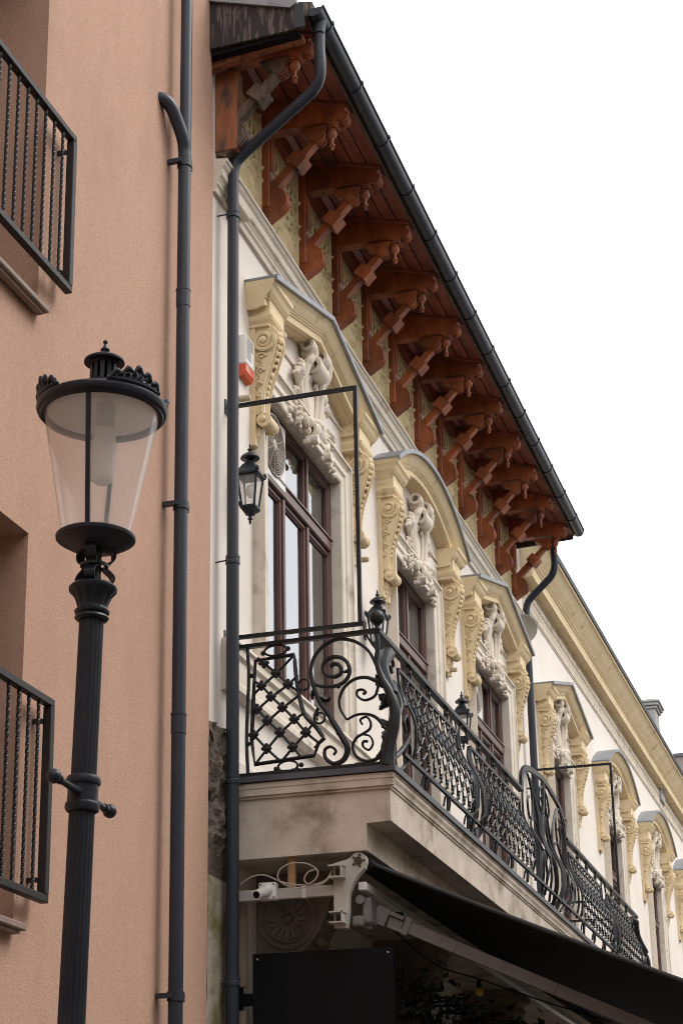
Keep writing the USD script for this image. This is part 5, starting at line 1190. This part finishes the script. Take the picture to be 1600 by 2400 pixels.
g = G().lathe([(.049, 4.722), (.052, 4.722), (.052, 4.745), (.049, 4.745)], (0, 0, 0), 30).lathe([(.049, 4.815), (.051, 4.815), (.056, 4.825), (.050, 4.83)], (0, 0, 0), 30)
for k in range(12):
    a = k * math.pi / 6; g.obox((.050 * math.cos(a), .050 * math.sin(a), 4.744), (.050 * math.cos(a), .050 * math.sin(a), 4.816), .016, .005, up=(math.cos(a), math.sin(a), 0))
lob('vent', g, 'lamp_iron', lamp, smooth=35)
lob('vent_cap', G().lathe([(.045, 4.824), (.07, 4.820), (.077, 4.824), (.077, 4.832), (.06, 4.844), (.03, 4.856), (.012, 4.862), (.010, 4.868), (.017, 4.876), (.018, 4.883), (.010, 4.892), (.006, 4.902), (.0055, 4.908), (.009, 4.914), (.0085, 4.920), (.003, 4.926), (0, 4.927)], (0, 0, 0), 32), 'lamp_iron', lamp, smooth=35)
def crown(a0):
    g = G(); span = .76
    for u in np.linspace(-1, 1, 41):
        a = a0 + u * span / 1.0 * .62; h = .014 + .042 * (1 - abs(u) ** 1.3) + .008 * math.cos(u * 16)
        p = np.array([.236 * math.cos(a), .236 * math.sin(a), 4.65]); d = np.array([math.cos(a), math.sin(a), 0])
        g.ball(p + [0, 0, h] + d * .006, .0085 + .003 * math.cos(u * 16), 1, (.8, .8, 1))
    for u in np.linspace(-.85, .85, 9):
        a = a0 + u * span * .62; h = .018 + .038 * (1 - abs(u) ** 1.3)
        tt = np.linspace(0, 1.6 * math.pi, 12); rr_ = h * .42 * (1 - .3 * tt / 5)
        g.tube([(.238 * math.cos(a + r_ * math.cos(t) / .236 * (1 if u > 0 else -1)), .238 * math.sin(a + r_ * math.cos(t) / .236 * (1 if u > 0 else -1)), 4.652 + h * .52 + r_ * math.sin(t)) for t, r_ in zip(tt, rr_)], .007, 5)
    for u in np.linspace(-1, 1, 25):
        a = a0 + u * span * .62; g.ball((.236 * math.cos(a), .236 * math.sin(a), 4.656), .010, 0)
    # thin backing web
    ua = np.linspace(-1, 1, 25); V = []
    for u in ua:
        a = a0 + u * span * .62; h = .010 + .036 * (1 - abs(u) ** 1.3)
        for r_ in (.232, .236):
            for z in (4.645, 4.65 + h): V.append((r_ * math.cos(a), r_ * math.sin(a), z))
    F = [[i * 4 + p, i * 4 + q, i * 4 + 4 + q, i * 4 + 4 + p] for i in range(24) for p, q in ((0, 1), (1, 3), (3, 2), (2, 0))]
    g.add(V, F); return g
for a in (math.radians(310), math.radians(205), math.radians(139), math.radians(29)): lob('crown_ornament', crown(a), 'lamp_iron', lamp, smooth=35)
lob('lamp_bulb', G().lathe([(0, 4.36), (.025, 4.362), (.042, 4.375), (.047, 4.40), (.047, 4.50), (.046, 4.505), (.042, 4.55), (.040, 4.56), (0, 4.56)], (0.012, 0, 0), 24), 'frosted_bulb', lamp, smooth=40)
lob('bulb_holder', G().lathe([(.0, 4.55), (.036, 4.552), (.038, 4.62), (.036, 4.655), (0, 4.66)], (0.012, 0, 0), 20), 'white_metal', lamp, smooth=35)
